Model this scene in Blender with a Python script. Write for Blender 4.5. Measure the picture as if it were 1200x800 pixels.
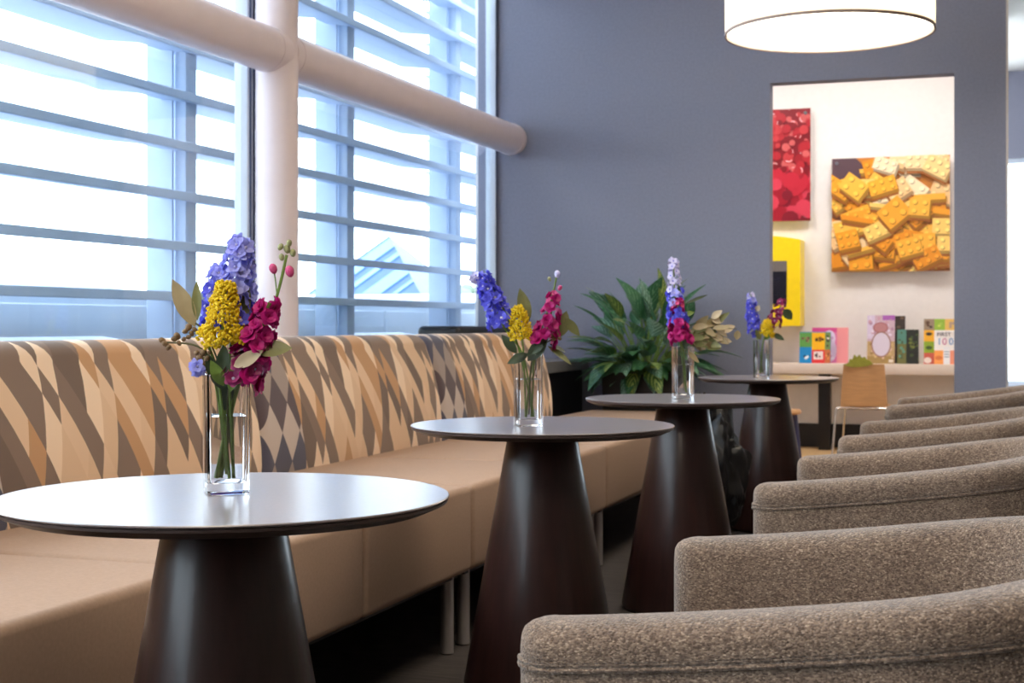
import bpy, bmesh, math, random
from mathutils import Vector, Matrix
random.seed(7)
PI = math.pi
for o in list(bpy.data.objects):
    bpy.data.objects.remove(o, do_unlink=True)
SC = bpy.context.scene
COL = SC.collection

# ------------------------------------------------------------------ camera, world, exposure
cam_data = bpy.data.cameras.new('camera')
cam_data.sensor_fit = 'HORIZONTAL'
cam_data.sensor_width = 36.0
cam_data.lens = 51.0
cam_data.shift_y = -20.0 / 1200.0
cam_data.clip_start = 0.02
cam = bpy.data.objects.new('camera', cam_data)
COL.objects.link(cam)
cam.location = (0, 0, 1.024)
YAW = math.radians(19.0)
cam.rotation_euler = (PI / 2, 0, YAW)
SC.camera = cam
cam_data.dof.use_dof = True
cam_data.dof.focus_distance = 2.5
cam_data.dof.aperture_fstop = 11.0

world = bpy.data.worlds.new('world')
SC.world = world
world.use_nodes = True
bg = world.node_tree.nodes['Background']
bg.inputs['Color'].default_value = (0.86, 0.935, 1.0, 1)
bg.inputs['Strength'].default_value = 5.8
vs = SC.view_settings
vs.view_transform = 'Standard'
vs.look = 'None'
vs.exposure = 0.45
vs.gamma = 1.0
vs.use_curve_mapping = False
SC.cycles.use_denoising = True
SC.cycles.max_bounces = 12
SC.cycles.transparent_max_bounces = 24
SC.cycles.sample_clamp_indirect = 6.0
LAMP = 7.5          # emission strength of the pendant diffusers
PANEL = 24.0         # emission strength of the ceiling panels in the reading room

# ------------------------------------------------------------------ materials
def lin(c):
    return tuple((x / 255 / 12.92) if x / 255 <= 0.04045 else ((x / 255 + 0.055) / 1.055) ** 2.4 for x in c) + (1.0,)

class NT:
    def __init__(s, name):
        s.m = bpy.data.materials.new(name); s.m.use_nodes = True
        s.t = s.m.node_tree; s.t.nodes.clear()
        s.out = s.n('ShaderNodeOutputMaterial')
    def n(s, typ, **kw):
        nd = s.t.nodes.new(typ)
        for k, v in kw.items():
            if k in nd.inputs: nd.inputs[k].default_value = v
            else: setattr(nd, k, v)
        return nd
    def l(s, a, b): s.t.links.new(a, b)
    def math(s, op, a, b=None, c=None):
        nd = s.n('ShaderNodeMath'); nd.operation = op
        for i, v in enumerate((a, b, c)):
            if v is None: continue
            if hasattr(v, 'is_linked') or hasattr(v, 'links'): s.l(v, nd.inputs[i])
            else: nd.inputs[i].default_value = v
        return nd.outputs[0]
    def ramp(s, fac, stops, interp='LINEAR'):
        r = s.n('ShaderNodeValToRGB'); r.color_ramp.interpolation = interp
        els = r.color_ramp.elements
        while len(els) < len(stops): els.new(0.5)
        for e, (p, c) in zip(els, stops): e.position = p; e.color = c
        s.l(fac, r.inputs['Fac']); return r.outputs['Color']
    def mixc(s, fac, a, b):
        nd = s.n('ShaderNodeMix', data_type='RGBA')
        for i, v in ((0, fac), (6, a), (7, b)):
            if isinstance(v, (tuple, float, int)): nd.inputs[i].default_value = v
            else: s.l(v, nd.inputs[i])
        return nd.outputs[2]

def plain(name, c, rough=0.5, metal=0.0, spec=0.5, coat=0.0, coat_r=0.12, noise=0.0, nscale=20, bump=0.0, bscale=200, coord='Object', stretch=None, trans=0.0):
    """principled material with optional colour mottling and fine bump"""
    t = NT(name)
    p = t.n('ShaderNodeBsdfPrincipled', Roughness=rough, Metallic=metal)
    p.inputs['Specular IOR Level'].default_value = spec
    p.inputs['Coat Weight'].default_value = coat
    p.inputs['Coat Roughness'].default_value = coat_r
    t.l(p.outputs[0], t.out.inputs[0])
    base = lin(c)
    p.inputs['Base Color'].default_value = base
    tc = t.n('ShaderNodeTexCoord').outputs[coord]
    if stretch:
        mp = t.n('ShaderNodeMapping'); mp.inputs['Scale'].default_value = stretch
        t.l(tc, mp.inputs[0]); tc = mp.outputs[0]
    if noise:
        nz = t.n('ShaderNodeTexNoise', Scale=nscale, Detail=4.0)
        t.l(tc, nz.inputs['Vector'])
        lo = tuple(max(0, v * (1 - noise)) for v in base[:3]) + (1,)
        hi = tuple(min(1, v * (1 + noise)) for v in base[:3]) + (1,)
        t.l(t.ramp(nz.outputs[0], [(0.3, lo), (0.7, hi)]), p.inputs['Base Color'])
    if bump:
        nb = t.n('ShaderNodeTexNoise', Scale=bscale, Detail=3.0)
        t.l(tc, nb.inputs['Vector'])
        b = t.n('ShaderNodeBump', Strength=bump, Distance=0.002)
        t.l(nb.outputs[0], b.inputs['Height']); t.l(b.outputs[0], p.inputs['Normal'])
    if trans:
        p.inputs['Subsurface Weight'].default_value = 0.0
        tr = t.n('ShaderNodeBsdfTranslucent'); tr.inputs[0].default_value = base
        mx = t.n('ShaderNodeMixShader', Fac=trans)
        t.l(p.outputs[0], mx.inputs[1]); t.l(tr.outputs[0], mx.inputs[2]); t.l(mx.outputs[0], t.out.inputs[0])
    return t.m

def emit(name, c, strength):
    t = NT(name); e = t.n('ShaderNodeEmission', Strength=strength); e.inputs[0].default_value = lin(c)
    t.l(e.outputs[0], t.out.inputs[0]); return t.m

def pane_mat():
    t = NT('window_glass')
    a = t.n('ShaderNodeBsdfTransparent'); a.inputs[0].default_value = (0.93, 0.97, 0.99, 1)
    g = t.n('ShaderNodeBsdfGlossy', Roughness=0.0)
    lw = t.n('ShaderNodeLayerWeight', Blend=0.5)
    fr = t.math('MULTIPLY_ADD', t.math('POWER', lw.outputs['Facing'], 5.0), 0.9, 0.035)
    mx = t.n('ShaderNodeMixShader')
    t.l(fr, mx.inputs[0]); t.l(a.outputs[0], mx.inputs[1]); t.l(g.outputs[0], mx.inputs[2]); t.l(mx.outputs[0], t.out.inputs[0])
    return t.m

def glass_mat(name, ior, c=(1, 1, 1, 1)):
    t = NT(name); g = t.n('ShaderNodeBsdfGlass', IOR=ior, Roughness=0.0); g.inputs[0].default_value = c
    t.l(g.outputs[0], t.out.inputs[0]); return t.m

def tweed_mat():
    t = NT('brown_tweed')
    p = t.n('ShaderNodeBsdfPrincipled', Roughness=0.95)
    p.inputs['Specular IOR Level'].default_value = 0.15
    p.inputs['Sheen Weight'].default_value = 0.35
    p.inputs['Sheen Roughness'].default_value = 0.5
    tc = t.n('ShaderNodeTexCoord').outputs['Object']
    mp = t.n('ShaderNodeMapping'); mp.inputs['Scale'].default_value = (0.62, 0.8, 1.0); t.l(tc, mp.inputs[0])
    n1 = t.n('ShaderNodeTexVoronoi', Scale=520.0); t.l(mp.outputs[0], n1.inputs['Vector'])
    n2 = t.n('ShaderNodeTexNoise', Scale=260.0, Detail=5.0); t.l(mp.outputs[0], n2.inputs['Vector'])
    n3 = t.n('ShaderNodeTexNoise', Scale=9.0, Detail=2.0); t.l(tc, n3.inputs['Vector'])
    cell = t.n('ShaderNodeSeparateColor'); t.l(n1.outputs['Color'], cell.inputs[0])
    f = t.math('ADD', t.math('MULTIPLY', cell.outputs[0], 0.55), t.math('MULTIPLY', n2.outputs[0], 0.6))
    f = t.math('ADD', f, t.math('MULTIPLY', t.math('SUBTRACT', n3.outputs[0], 0.5), 0.25))
    col = t.ramp(f, [(0.2, lin((74, 58, 48))), (0.5, lin((114, 94, 80))), (0.75, lin((138, 116, 99))), (0.98, lin((188, 164, 142)))])
    t.l(col, p.inputs['Base Color'])
    b = t.n('ShaderNodeBump', Strength=0.65, Distance=0.0025); 
    t.l(t.math('SUBTRACT', 1.0, n1.outputs['Distance']), b.inputs['Height']); t.l(b.outputs[0], p.inputs['Normal'])
    t.l(p.outputs[0], t.out.inputs[0]); return t.m

def pattern_mat():
    """harlequin print: 45 degree lines crossed by near-vertical lines, a cooler diamond zone at each module's near end (UV in metres)"""
    t = NT('harlequin_fabric')
    p = t.n('ShaderNodeBsdfPrincipled', Roughness=0.85)
    p.inputs['Specular IOR Level'].default_value = 0.2
    p.inputs['Sheen Weight'].default_value = 0.2
    uv = t.n('ShaderNodeUVMap', uv_map='UVMap').outputs[0]
    sp = t.n('ShaderNodeSeparateXYZ'); t.l(uv, sp.inputs[0]); u, v = sp.outputs[0], sp.outputs[1]
    M = t.math
    def wob(x, a, f1, ph): return M('ADD', x, M('MULTIPLY', M('SINE', M('MULTIPLY_ADD', x, f1, ph)), a))
    pp = wob(M('ADD', u, M('MULTIPLY', v, 0.56)), 0.020, 2 * PI / 0.25, 0.6)
    qq = wob(M('SUBTRACT', u, M('MULTIPLY', v, 0.20)), 0.016, 2 * PI / 0.25, 2.0)
    def cells(a, wa, b, wb, ka, kb, period):
        i = M('FLOOR', M('DIVIDE', a, wa)); j = M('FLOOR', M('DIVIDE', b, wb))
        return i, j
    i, j = cells(pp, 0.0833, qq, 0.0833, 0, 0, 0)
    im = M('FLOORED_MODULO', i, 6.0); jm = M('FLOORED_MODULO', j, 6.0)
    cv = t.n('ShaderNodeCombineXYZ'); t.l(im, cv.inputs[0]); t.l(jm, cv.inputs[1]); cv.inputs[2].default_value = 3.7
    wn = t.n('ShaderNodeTexWhiteNoise', noise_dimensions='3D'); t.l(cv.outputs[0], wn.inputs['Vector'])
    alt = M('FLOORED_MODULO', M('ADD', M('MULTIPLY', i, 0.5), M('MULTIPLY', j, 0.31)), 1.0)
    f = M('ADD', M('MULTIPLY', alt, 0.62), M('MULTIPLY', wn.outputs[0], 0.38))
    warm = t.ramp(f, [(0.0, lin((244, 218, 192))), (0.26, lin((226, 194, 162))), (0.42, lin((198, 154, 114))),
                      (0.50, lin((136, 116, 104))), (0.74, lin((120, 102, 92))), (0.84, lin((231, 200, 170)))], 'CONSTANT')
    i2 = M('FLOOR', M('DIVIDE', M('ADD', M('ADD', u, M('MULTIPLY', v, 0.62)), 0.03), 0.125)); j2 = M('FLOOR', M('DIVIDE', M('ADD', M('SUBTRACT', u, M('MULTIPLY', v, 0.62)), 0.60), 0.125))
    f2 = M('FLOORED_MODULO', M('ADD', M('MULTIPLY', i2, 0.75), M('MULTIPLY', j2, 0.25)), 1.0)
    cool = t.ramp(f2, [(0.0, lin((88, 88, 106))), (0.2, lin((162, 148, 142))), (0.45, lin((96, 84, 90))), (0.7, lin((200, 186, 178)))], 'CONSTANT')
    zone = M('LESS_THAN', M('ADD', u, M('MULTIPLY', v, 0.2)), 0.30)
    t.l(t.mixc(zone, warm, cool), p.inputs['Base Color'])
    tc = t.n('ShaderNodeTexCoord').outputs['Object']
    nb = t.n('ShaderNodeTexNoise', Scale=600.0, Detail=2.0); t.l(tc, nb.inputs['Vector'])
    b = t.n('ShaderNodeBump', Strength=0.25, Distance=0.001); t.l(nb.outputs[0], b.inputs['Height']); t.l(b.outputs[0], p.inputs['Normal'])
    t.l(p.outputs[0], t.out.inputs[0]); return t.m

def ink_mat():
    t = NT('printed_ink'); p = t.n('ShaderNodeBsdfPrincipled', Roughness=0.35)
    a = t.n('ShaderNodeAttribute', attribute_name='Col'); t.l(a.outputs['Color'], p.inputs['Base Color'])
    t.l(p.outputs[0], t.out.inputs[0]); return t.m

def floor_mat(name, c1, c2, c3):
    t = NT(name); p = t.n('ShaderNodeBsdfPrincipled', Roughness=0.7)
    tc = t.n('ShaderNodeTexCoord').outputs['Object']
    mp = t.n('ShaderNodeMapping'); mp.inputs['Scale'].default_value = (2.0, 34.0, 1.0); t.l(tc, mp.inputs[0])
    n = t.n('ShaderNodeTexNoise', Scale=3.0, Detail=6.0, Roughness=0.65); t.l(mp.outputs[0], n.inputs['Vector'])
    t.l(t.ramp(n.outputs[0], [(0.3, lin(c1)), (0.52, lin(c2)), (0.75, lin(c3))]), p.inputs['Base Color'])
    b = t.n('ShaderNodeBump', Strength=0.4, Distance=0.003); t.l(n.outputs[0], b.inputs['Height']); t.l(b.outputs[0], p.inputs['Normal'])
    t.l(p.outputs[0], t.out.inputs[0]); return t.m

def leaf_mat(name, dark, pale, amount):
    t = NT(name); p = t.n('ShaderNodeBsdfPrincipled', Roughness=0.38)
    uv = t.n('ShaderNodeUVMap', uv_map='UVMap').outputs[0]
    sp = t.n('ShaderNodeSeparateXYZ'); t.l(uv, sp.inputs[0])
    a = t.math('ABSOLUTE', t.math('SUBTRACT', sp.outputs[1], 0.5))
    w = t.math('SINE', t.math('MULTIPLY', t.math('SUBTRACT', sp.outputs[0], t.math('MULTIPLY', a, 0.9)), 34.0))
    nz = t.n('ShaderNodeTexNoise', Scale=30.0, Detail=3.0); t.l(t.n('ShaderNodeTexCoord').outputs['Object'], nz.inputs['Vector'])
    f = t.math('ADD', t.math('MULTIPLY', w, 0.28), nz.outputs[0])
    f = t.math('SUBTRACT', f, t.math('MULTIPLY', a, 0.5))
    t.l(t.ramp(f, [(0.62 - amount, lin(dark)), (0.72 - amount, lin(pale))]), p.inputs['Base Color'])
    tr = t.n('ShaderNodeBsdfTranslucent'); tr.inputs[0].default_value = lin(pale)
    mx = t.n('ShaderNodeMixShader', Fac=0.12)
    t.l(p.outputs[0], mx.inputs[1]); t.l(tr.outputs[0], mx.inputs[2]); t.l(mx.outputs[0], t.out.inputs[0]); return t.m

M = {}
M['wall_grey'] = plain('blue_grey_wallcovering', (128, 129, 146), 0.75, noise=0.05, nscale=60, bump=0.25, bscale=350)
M['wall_white'] = plain('warm_white_paint', (236, 232, 230), 0.8, noise=0.02, bump=0.1)
M['wall_room'] = plain('greige_paint', (176, 160, 146), 0.8, noise=0.04, nscale=4, bump=0.1)
M['ceiling'] = plain('ceiling_white', (226, 222, 216), 0.9, noise=0.02)
M['floor'] = floor_mat('dark_striated_carpet', (34, 30, 31), (62, 55, 53), (98, 88, 82))
M['floor_kids'] = floor_mat('pale_oak_floor', (150, 122, 88), (186, 152, 106), (206, 178, 130))
M['wains'] = plain('black_panel', (26, 25, 28), 0.5, noise=0.1)
M['sill'] = plain('grey_stone_sill', (128, 126, 130), 0.5, noise=0.08, nscale=40)
M['frame'] = plain('white_aluminium', (206, 214, 226), 0.4, noise=0.02)
M['gasket'] = plain('dark_gasket', (66, 80, 116), 0.5, noise=0.05)
M['pipe'] = plain('pale_pink_paint', (238, 222, 224), 0.35, noise=0.02, nscale=8)
M['pane'] = pane_mat()
M['louver'] = plain('pale_blue_metal', (174, 192, 216), 0.5, noise=0.04, nscale=5)
M['parapet'] = plain('parapet_panel', (238, 244, 248), 0.6, noise=0.03, nscale=3)
M['ground'] = plain('roof_gravel', (132, 138, 146), 0.9, noise=0.1, nscale=40)
M['tan'] = plain('tan_upholstery', (176, 148, 128), 0.75, spec=0.25, noise=0.05, nscale=120, bump=0.2, bscale=700)
M['pattern'] = pattern_mat()
M['steel'] = plain('brushed_steel', (196, 188, 184), 0.35, metal=0.7, noise=0.03)
M['tabletop'] = plain('taupe_laminate', (112, 98, 97), 0.34, spec=1.0, coat=0.9, coat_r=0.26, noise=0.1, nscale=200, bump=0.05, bscale=500)
M['table_edge'] = plain('dark_table_edge', (70, 56, 52), 0.4, noise=0.1)
M['cone'] = plain('dark_walnut_veneer', (44, 24, 21), 0.3, spec=0.35, coat=0.06, noise=0.28, nscale=9, stretch=(6, 6, 0.5), bump=0.03, bscale=150)
M['tweed'] = tweed_mat()
M['wood_leg'] = plain('dark_wood_leg', (52, 34, 26), 0.4, noise=0.2, nscale=30)
M['piping'] = plain('tweed_piping', (112, 92, 80), 0.9, noise=0.35, nscale=400, bump=0.5, bscale=500)
M['glass'] = glass_mat('vase_glass', 1.46, (0.985, 0.99, 1, 1))
M['water'] = glass_mat('vase_water', 1.33, (0.985, 0.985, 0.985, 1))
M['stem'] = plain('stem_green', (112, 138, 58), 0.5, noise=0.2, nscale=60, trans=0.15)
M['stem_dark'] = plain('stem_olive', (86, 84, 50), 0.6, noise=0.2, nscale=60)
M['blue'] = plain('petal_violet_blue', (98, 98, 220), 0.6, noise=0.22, nscale=25, trans=0.3)
M['lav'] = plain('petal_lavender', (172, 174, 246), 0.6, noise=0.22, nscale=25, trans=0.3)
M['pale'] = plain('petal_pale_lilac', (206, 200, 232), 0.6, noise=0.12, nscale=25, trans=0.3)
M['white_eye'] = plain('floret_white_eye', (236, 232, 238), 0.6, noise=0.05)
M['magenta'] = plain('petal_magenta', (192, 22, 122), 0.55, noise=0.25, nscale=25, trans=0.25)
M['plum'] = plain('petal_plum', (146, 40, 96), 0.55, noise=0.25, nscale=25, trans=0.2)
M['pink'] = plain('bud_pink', (214, 84, 140), 0.55, noise=0.15, nscale=40, trans=0.2)
M['yellow'] = plain('goldenrod_yellow', (238, 204, 22), 0.7, noise=0.2, nscale=80, bump=0.6, bscale=400, trans=0.15)
M['bud'] = plain('bud_green', (150, 150, 104), 0.6, noise=0.2, nscale=60)
M['seed'] = plain('seed_brown', (118, 92, 62), 0.7, noise=0.25, nscale=90)
M['euc'] = plain('eucalyptus_tan', (150, 132, 96), 0.55, noise=0.15, nscale=30, trans=0.15)
M['euc_g'] = plain('eucalyptus_olive', (112, 112, 66), 0.5, noise=0.2, nscale=30, trans=0.15)
M['leaf_dark'] = plain('leaf_dark_green', (58, 72, 48), 0.45, noise=0.2, nscale=30, trans=0.1)
M['leaf_pale'] = plain('leaf_pale_tan', (196, 178, 148), 0.55, noise=0.12, nscale=30, trans=0.2)
M['agla1'] = leaf_mat('variegated_green', (46, 98, 60), (122, 166, 122), 0.03)
M['agla2'] = leaf_mat('variegated_silver', (58, 104, 78), (160, 190, 168), 0.16)
M['agla3'] = leaf_mat('variegated_yellow', (52, 92, 46), (176, 186, 96), 0.13)
M['black'] = plain('black_satin', (16, 15, 18), 0.35, noise=0.1)
M['soil'] = plain('soil', (38, 30, 24), 0.95, noise=0.3, nscale=60)
M['shade'] = plain('lamp_shade_fabric', (252, 248, 240), 0.8, noise=0.02, trans=0.5)
M['shade_glow'] = None
M['rim'] = plain('lamp_rim', (150, 128, 116), 0.6, noise=0.05)
M['diff'] = emit('lamp_diffuser', (255, 240, 218), LAMP)
M['panel'] = emit('ceiling_panel_light', (255, 250, 246), PANEL)
M['ink'] = ink_mat()
M['acrylic'] = plain('acrylic_edge', (236, 228, 216), 0.2, noise=0.01)
M['kiosk'] = plain('yellow_plastic', (252, 220, 24), 0.35, noise=0.03)
M['screen'] = plain('dark_screen', (26, 26, 38), 0.15, noise=0.15, nscale=5)
M['bezel'] = plain('grey_bezel', (112, 106, 104), 0.5, noise=0.05)
M['shelf'] = plain('cream_shelf', (228, 214, 202), 0.55, noise=0.02)
M['ply'] = plain('beech_plywood', (190, 146, 100), 0.45, noise=0.12, nscale=8, stretch=(1, 1, 12))
M['grass_paint'] = plain('green_paint', (146, 148, 52), 0.6, noise=0.12, nscale=40)
M['chrome'] = plain('chrome_tube', (222, 220, 218), 0.18, metal=1.0, noise=0.02)
M['paper'] = plain('page_paper', (232, 222, 204), 0.8, noise=0.05, nscale=100)
M['bluepl'] = plain('blue_plastic', (52, 60, 104), 0.4, noise=0.05)
M['bagblk'] = plain('black_glossy_film', (12, 10, 12), 0.42, spec=0.4, noise=0.1)
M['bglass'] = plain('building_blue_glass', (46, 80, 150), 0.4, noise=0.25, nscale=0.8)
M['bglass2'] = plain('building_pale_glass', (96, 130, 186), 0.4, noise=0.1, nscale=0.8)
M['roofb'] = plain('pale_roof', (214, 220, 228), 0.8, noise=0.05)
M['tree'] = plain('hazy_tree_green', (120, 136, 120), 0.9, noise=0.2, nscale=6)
M['bark'] = plain('tree_bark', (140, 130, 120), 0.9, noise=0.2)
M['yellow_mat'] = plain('yellow_foam', (230, 184, 70), 0.7, noise=0.05)

# ------------------------------------------------------------------ helpers
def obj(name, bm, m, parent=None, smooth=True, angle=None):
    me = bpy.data.meshes.new(name)
    bm.normal_update()
    bm.to_mesh(me); bm.free()
    return mobj(name, me, m, parent, smooth)

def mobj(name, me, m, parent=None, smooth=True):
    if m is not None and not me.materials: me.materials.append(M[m] if isinstance(m, str) else m)
    if smooth:
        for pl in me.polygons: pl.use_smooth = True
        try: me.set_sharp_from_angle(angle=math.radians(38))
        except Exception: pass
    o = bpy.data.objects.new(name, me); COL.objects.link(o)
    if parent: o.parent = parent
    return o

def tag(o, label, cat, group=None):
    o['label'] = label; o['category'] = cat
    if group: o['group'] = group
    return o

def thing(name, label, cat, loc=(0, 0, 0), rz=0.0, group=None):
    o = bpy.data.objects.new(name, None); COL.objects.link(o)
    o.empty_display_size = 0.1
    o.location = loc; o.rotation_euler = (0, 0, rz)
    return tag(o, label, cat, group)

def struct(name, bm, m, parent=None, smooth=False):
    o = obj(name, bm, m, parent, smooth)
    if not parent: o['kind'] = 'structure'
    return o

def box(bm, x0, x1, y0, y1, z0, z1, bevel=0.0, seg=2, mat=None):
    r = bmesh.ops.create_cube(bm, size=1.0)
    vs_ = r['verts']
    m = Matrix.Translation(((x0 + x1) / 2, (y0 + y1) / 2, (z0 + z1) / 2)) @ Matrix.Diagonal((x1 - x0, y1 - y0, z1 - z0, 1))
    if mat: m = mat @ m
    bmesh.ops.transform(bm, matrix=m, verts=vs_)
    if bevel:
        es = list({e for v in vs_ for e in v.link_edges})
        bmesh.ops.bevel(bm, geom=es, offset=bevel, segments=seg, profile=0.5, affect='EDGES')
    return bm

def bx(*a, **k): return box(bmesh.new(), *a, **k)

def frame_of(d):
    d = d.normalized()
    a = Vector((0, 0, 1)) if abs(d.z) < 0.9 else Vector((1, 0, 0))
    s = d.cross(a).normalized(); return s, s.cross(d).normalized()

def tube(bm, pts, r, seg=8, caps=True):
    pts = [Vector(p) for p in pts]
    rs = r if isinstance(r, (list, tuple)) else [r] * len(pts)
    rings = []; prev = None
    for i, p in enumerate(pts):
        d = (pts[min(i + 1, len(pts) - 1)] - pts[max(i - 1, 0)])
        if prev is None: s, n = frame_of(d)
        else:
            dd = d.normalized(); s = (prev - dd * prev.dot(dd)).normalized(); n = s.cross(dd).normalized()
        prev = s
        rings.append([bm.verts.new(p + (s * math.cos(2 * PI * k / seg) + n * math.sin(2 * PI * k / seg)) * rs[i]) for k in range(seg)])
    for a, b in zip(rings, rings[1:]):
        for k in range(seg): bm.faces.new((a[k], a[(k + 1) % seg], b[(k + 1) % seg], b[k]))
    if caps:
        bm.faces.new(rings[0][::-1]); bm.faces.new(rings[-1])
    bmesh.ops.recalc_face_normals(bm, faces=bm.faces)
    return bm

def tb(*a, **k): return tube(bmesh.new(), *a, **k)

def lathe(bm, prof, seg=48, close_top=True, close_bot=True):
    rings = [[bm.verts.new((r * math.cos(2 * PI * k / seg), r * math.sin(2 * PI * k / seg), z)) for k in range(seg)] for r, z in prof]
    for a, b in zip(rings, rings[1:]):
        for k in range(seg): bm.faces.new((a[k], a[(k + 1) % seg], b[(k + 1) % seg], b[k]))
    if close_bot: bm.faces.new(rings[0][::-1])
    if close_top: bm.faces.new(rings[-1])
    return bm

def lt(*a, **k): return lathe(bmesh.new(), *a, **k)

def bez(p, n=10):
    """Catmull-like smooth polyline through points"""
    p = [Vector(q) for q in p]; out = []
    for i in range(len(p) - 1):
        a = p[max(i - 1, 0)]; b = p[i]; c = p[i + 1]; d = p[min(i + 2, len(p) - 1)]
        for k in range(n):
            t = k / n
            out.append(0.5 * ((2 * b) + (c - a) * t + (2 * a - 5 * b + 4 * c - d) * t * t + (3 * b - a - 3 * c + d) * t ** 3))
    out.append(p[-1]); return out

def clip(poly, w, h):
    def cut(ps, ax, val, keep):
        out = []
        for a, b in zip(ps, ps[1:] + ps[:1]):
            ia, ib = keep(a[ax], val), keep(b[ax], val)
            if ia: out.append(a)
            if ia != ib:
                t = (val - a[ax]) / (b[ax] - a[ax]); out.append((a[0] + (b[0] - a[0]) * t, a[1] + (b[1] - a[1]) * t))
        return out
    for ax, val, keep in ((0, 0, lambda x, v: x >= v), (0, w, lambda x, v: x <= v), (1, 0, lambda x, v: x >= v), (1, h, lambda x, v: x <= v)):
        if len(poly) < 3: return []
        poly = cut(poly, ax, val, keep)
    return poly if len(poly) >= 3 else []

def print_mesh(name, polys, w, h, parent, loc, step=0.00004):
    """flat print: coloured polygons in the x-z plane facing -y, later ones a hair in front"""
    me = bpy.data.meshes.new(name); V = []; F = []; Cc = []
    for k, (pl, c) in enumerate(polys):
        pl = clip(list(pl), w, h)
        if not pl: continue
        b = len(V); V += [(x, -k * step, z) for x, z in pl]
        area = sum(p[0] * q[1] - q[0] * p[1] for p, q in zip(pl, pl[1:] + pl[:1]))
        f = list(range(b, b + len(pl)))
        if area < 0: f.reverse()
        F.append(f); Cc.append(lin(c))
    me.from_pydata(V, [], F)
    at = me.color_attributes.new('Col', 'FLOAT_COLOR', 'CORNER')
    i = 0
    for f, c in zip(F, Cc):
        for _ in f: at.data[i].color = c; i += 1
    o = mobj(name, me, 'ink', parent, smooth=False); o.location = loc
    return o

def rect(x0, z0, x1, z1): return [(x0, z0), (x1, z0), (x1, z1), (x0, z1)]
def disc(cx, cz, rx, rz, n=10, a0=0.0): return [(cx + rx * math.cos(a0 + 2 * PI * k / n), cz + rz * math.sin(a0 + 2 * PI * k / n)) for k in range(n)]
def rrect(cx, cz, w, h, a):
    c, s = math.cos(a), math.sin(a)
    return [(cx + x * c - z * s, cz + x * s + z * c) for x, z in ((-w / 2, -h / 2), (w / 2, -h / 2), (w / 2, h / 2), (-w / 2, h / 2))]

# ------------------------------------------------------------------ the setting
XW = -3.236           # glazing plane
YF = 9.0              # far wall
CEIL = 3.5
struct('floor', bx(XW - 0.1, 5.0, -4.0, 15.2, -0.15, 0.0), 'floor')
struct('ceiling', bx(XW - 0.1, 5.1, -4.1, 15.3, CEIL, CEIL + 0.15), 'ceiling')
# far wall with the doorway opening (x -1.413..-0.322, z 0..2.515)
bm = bmesh.new()
OX0, OX1, OZ = -1.413, -0.322, 2.515
box(bm, XW - 0.1, OX0, YF, YF + 0.12, 0, CEIL); box(bm, OX1, -0.026, YF, YF + 0.12, 0, CEIL); box(bm, OX0, OX1, YF, YF + 0.12, OZ, CEIL)
struct('wall_far', bm, 'wall_grey')
struct('wall_right', bx(5.0, 5.12, -4.1, 15.2, 0, CEIL), 'wall_room')
struct('wall_back', bx(XW - 0.1, 5.0, -4.12, -4.0, 0, CEIL), 'wall_room')
# reading room behind the opening
struct('wall_reading', bx(-4.0, -0.026, 12.25, 12.37, 0, CEIL), 'wall_white')
struct('wall_reading_left', bx(-3.4, -3.28, YF + 0.12, 12.25, 0, CEIL), 'wall_white')
struct('wall_reading_right', bx(-0.15, -0.026, YF + 0.12, 12.25, 0, CEIL), 'wall_white')
struct('floor_reading', bx(-3.28, -0.15, YF + 0.02, 12.25, 0.0, 0.006), 'floor_kids')
struct('baseboard_reading', bx(-3.28, -0.15, 12.232, 12.25, 0.006, 0.2), 'wains')
struct('baseboard_far', bx(-3.2, OX0, YF - 0.012, YF, 0.0, 0.12), 'wains')
# metal corner bead at the free end of the far wall
struct('trim_1', bx(-0.03, -0.018, YF - 0.008, YF + 0.13, 0, CEIL), 'steel')
# corridor beyond with a bright window
bm = bmesh.new()
box(bm, -0.4, 5.0, 15.0, 15.15, 0, 0.42); box(bm, -0.4, 5.0, 15.0, 15.15, 2.65, CEIL); box(bm, -0.4, -0.3, 15.0, 15.15, 0.42, 2.65); box(bm, 3.0, 5.0, 15.0, 15.15, 0.42, 2.65)
struct('wall_corridor', bm, 'wall_grey')
w3 = struct('window_3', bx(-0.3, 3.0, 15.04, 15.1, 0.42, 0.47), 'frame')
struct('frame', bx(-0.3, 3.0, 15.04, 15.1, 2.6, 2.65), 'frame', w3)
for x in (0.8, 1.9): struct('mullion', bx(x, x + 0.05, 15.04, 15.1, 0.47, 2.6), 'frame', w3)
struct('pane', bx(-0.3, 3.0, 15.065, 15.07, 0.47, 2.6), 'pane', w3)
# low wall and sill under the windows
struct('wall_window_base', bx(XW - 0.12, -2.62, -4.0, YF, 0, 0.735), 'wains')
struct('trim_2', bx(XW - 0.16, -2.575, -4.0, YF, 0.735, 0.805, bevel=0.004), 'sill')
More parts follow.
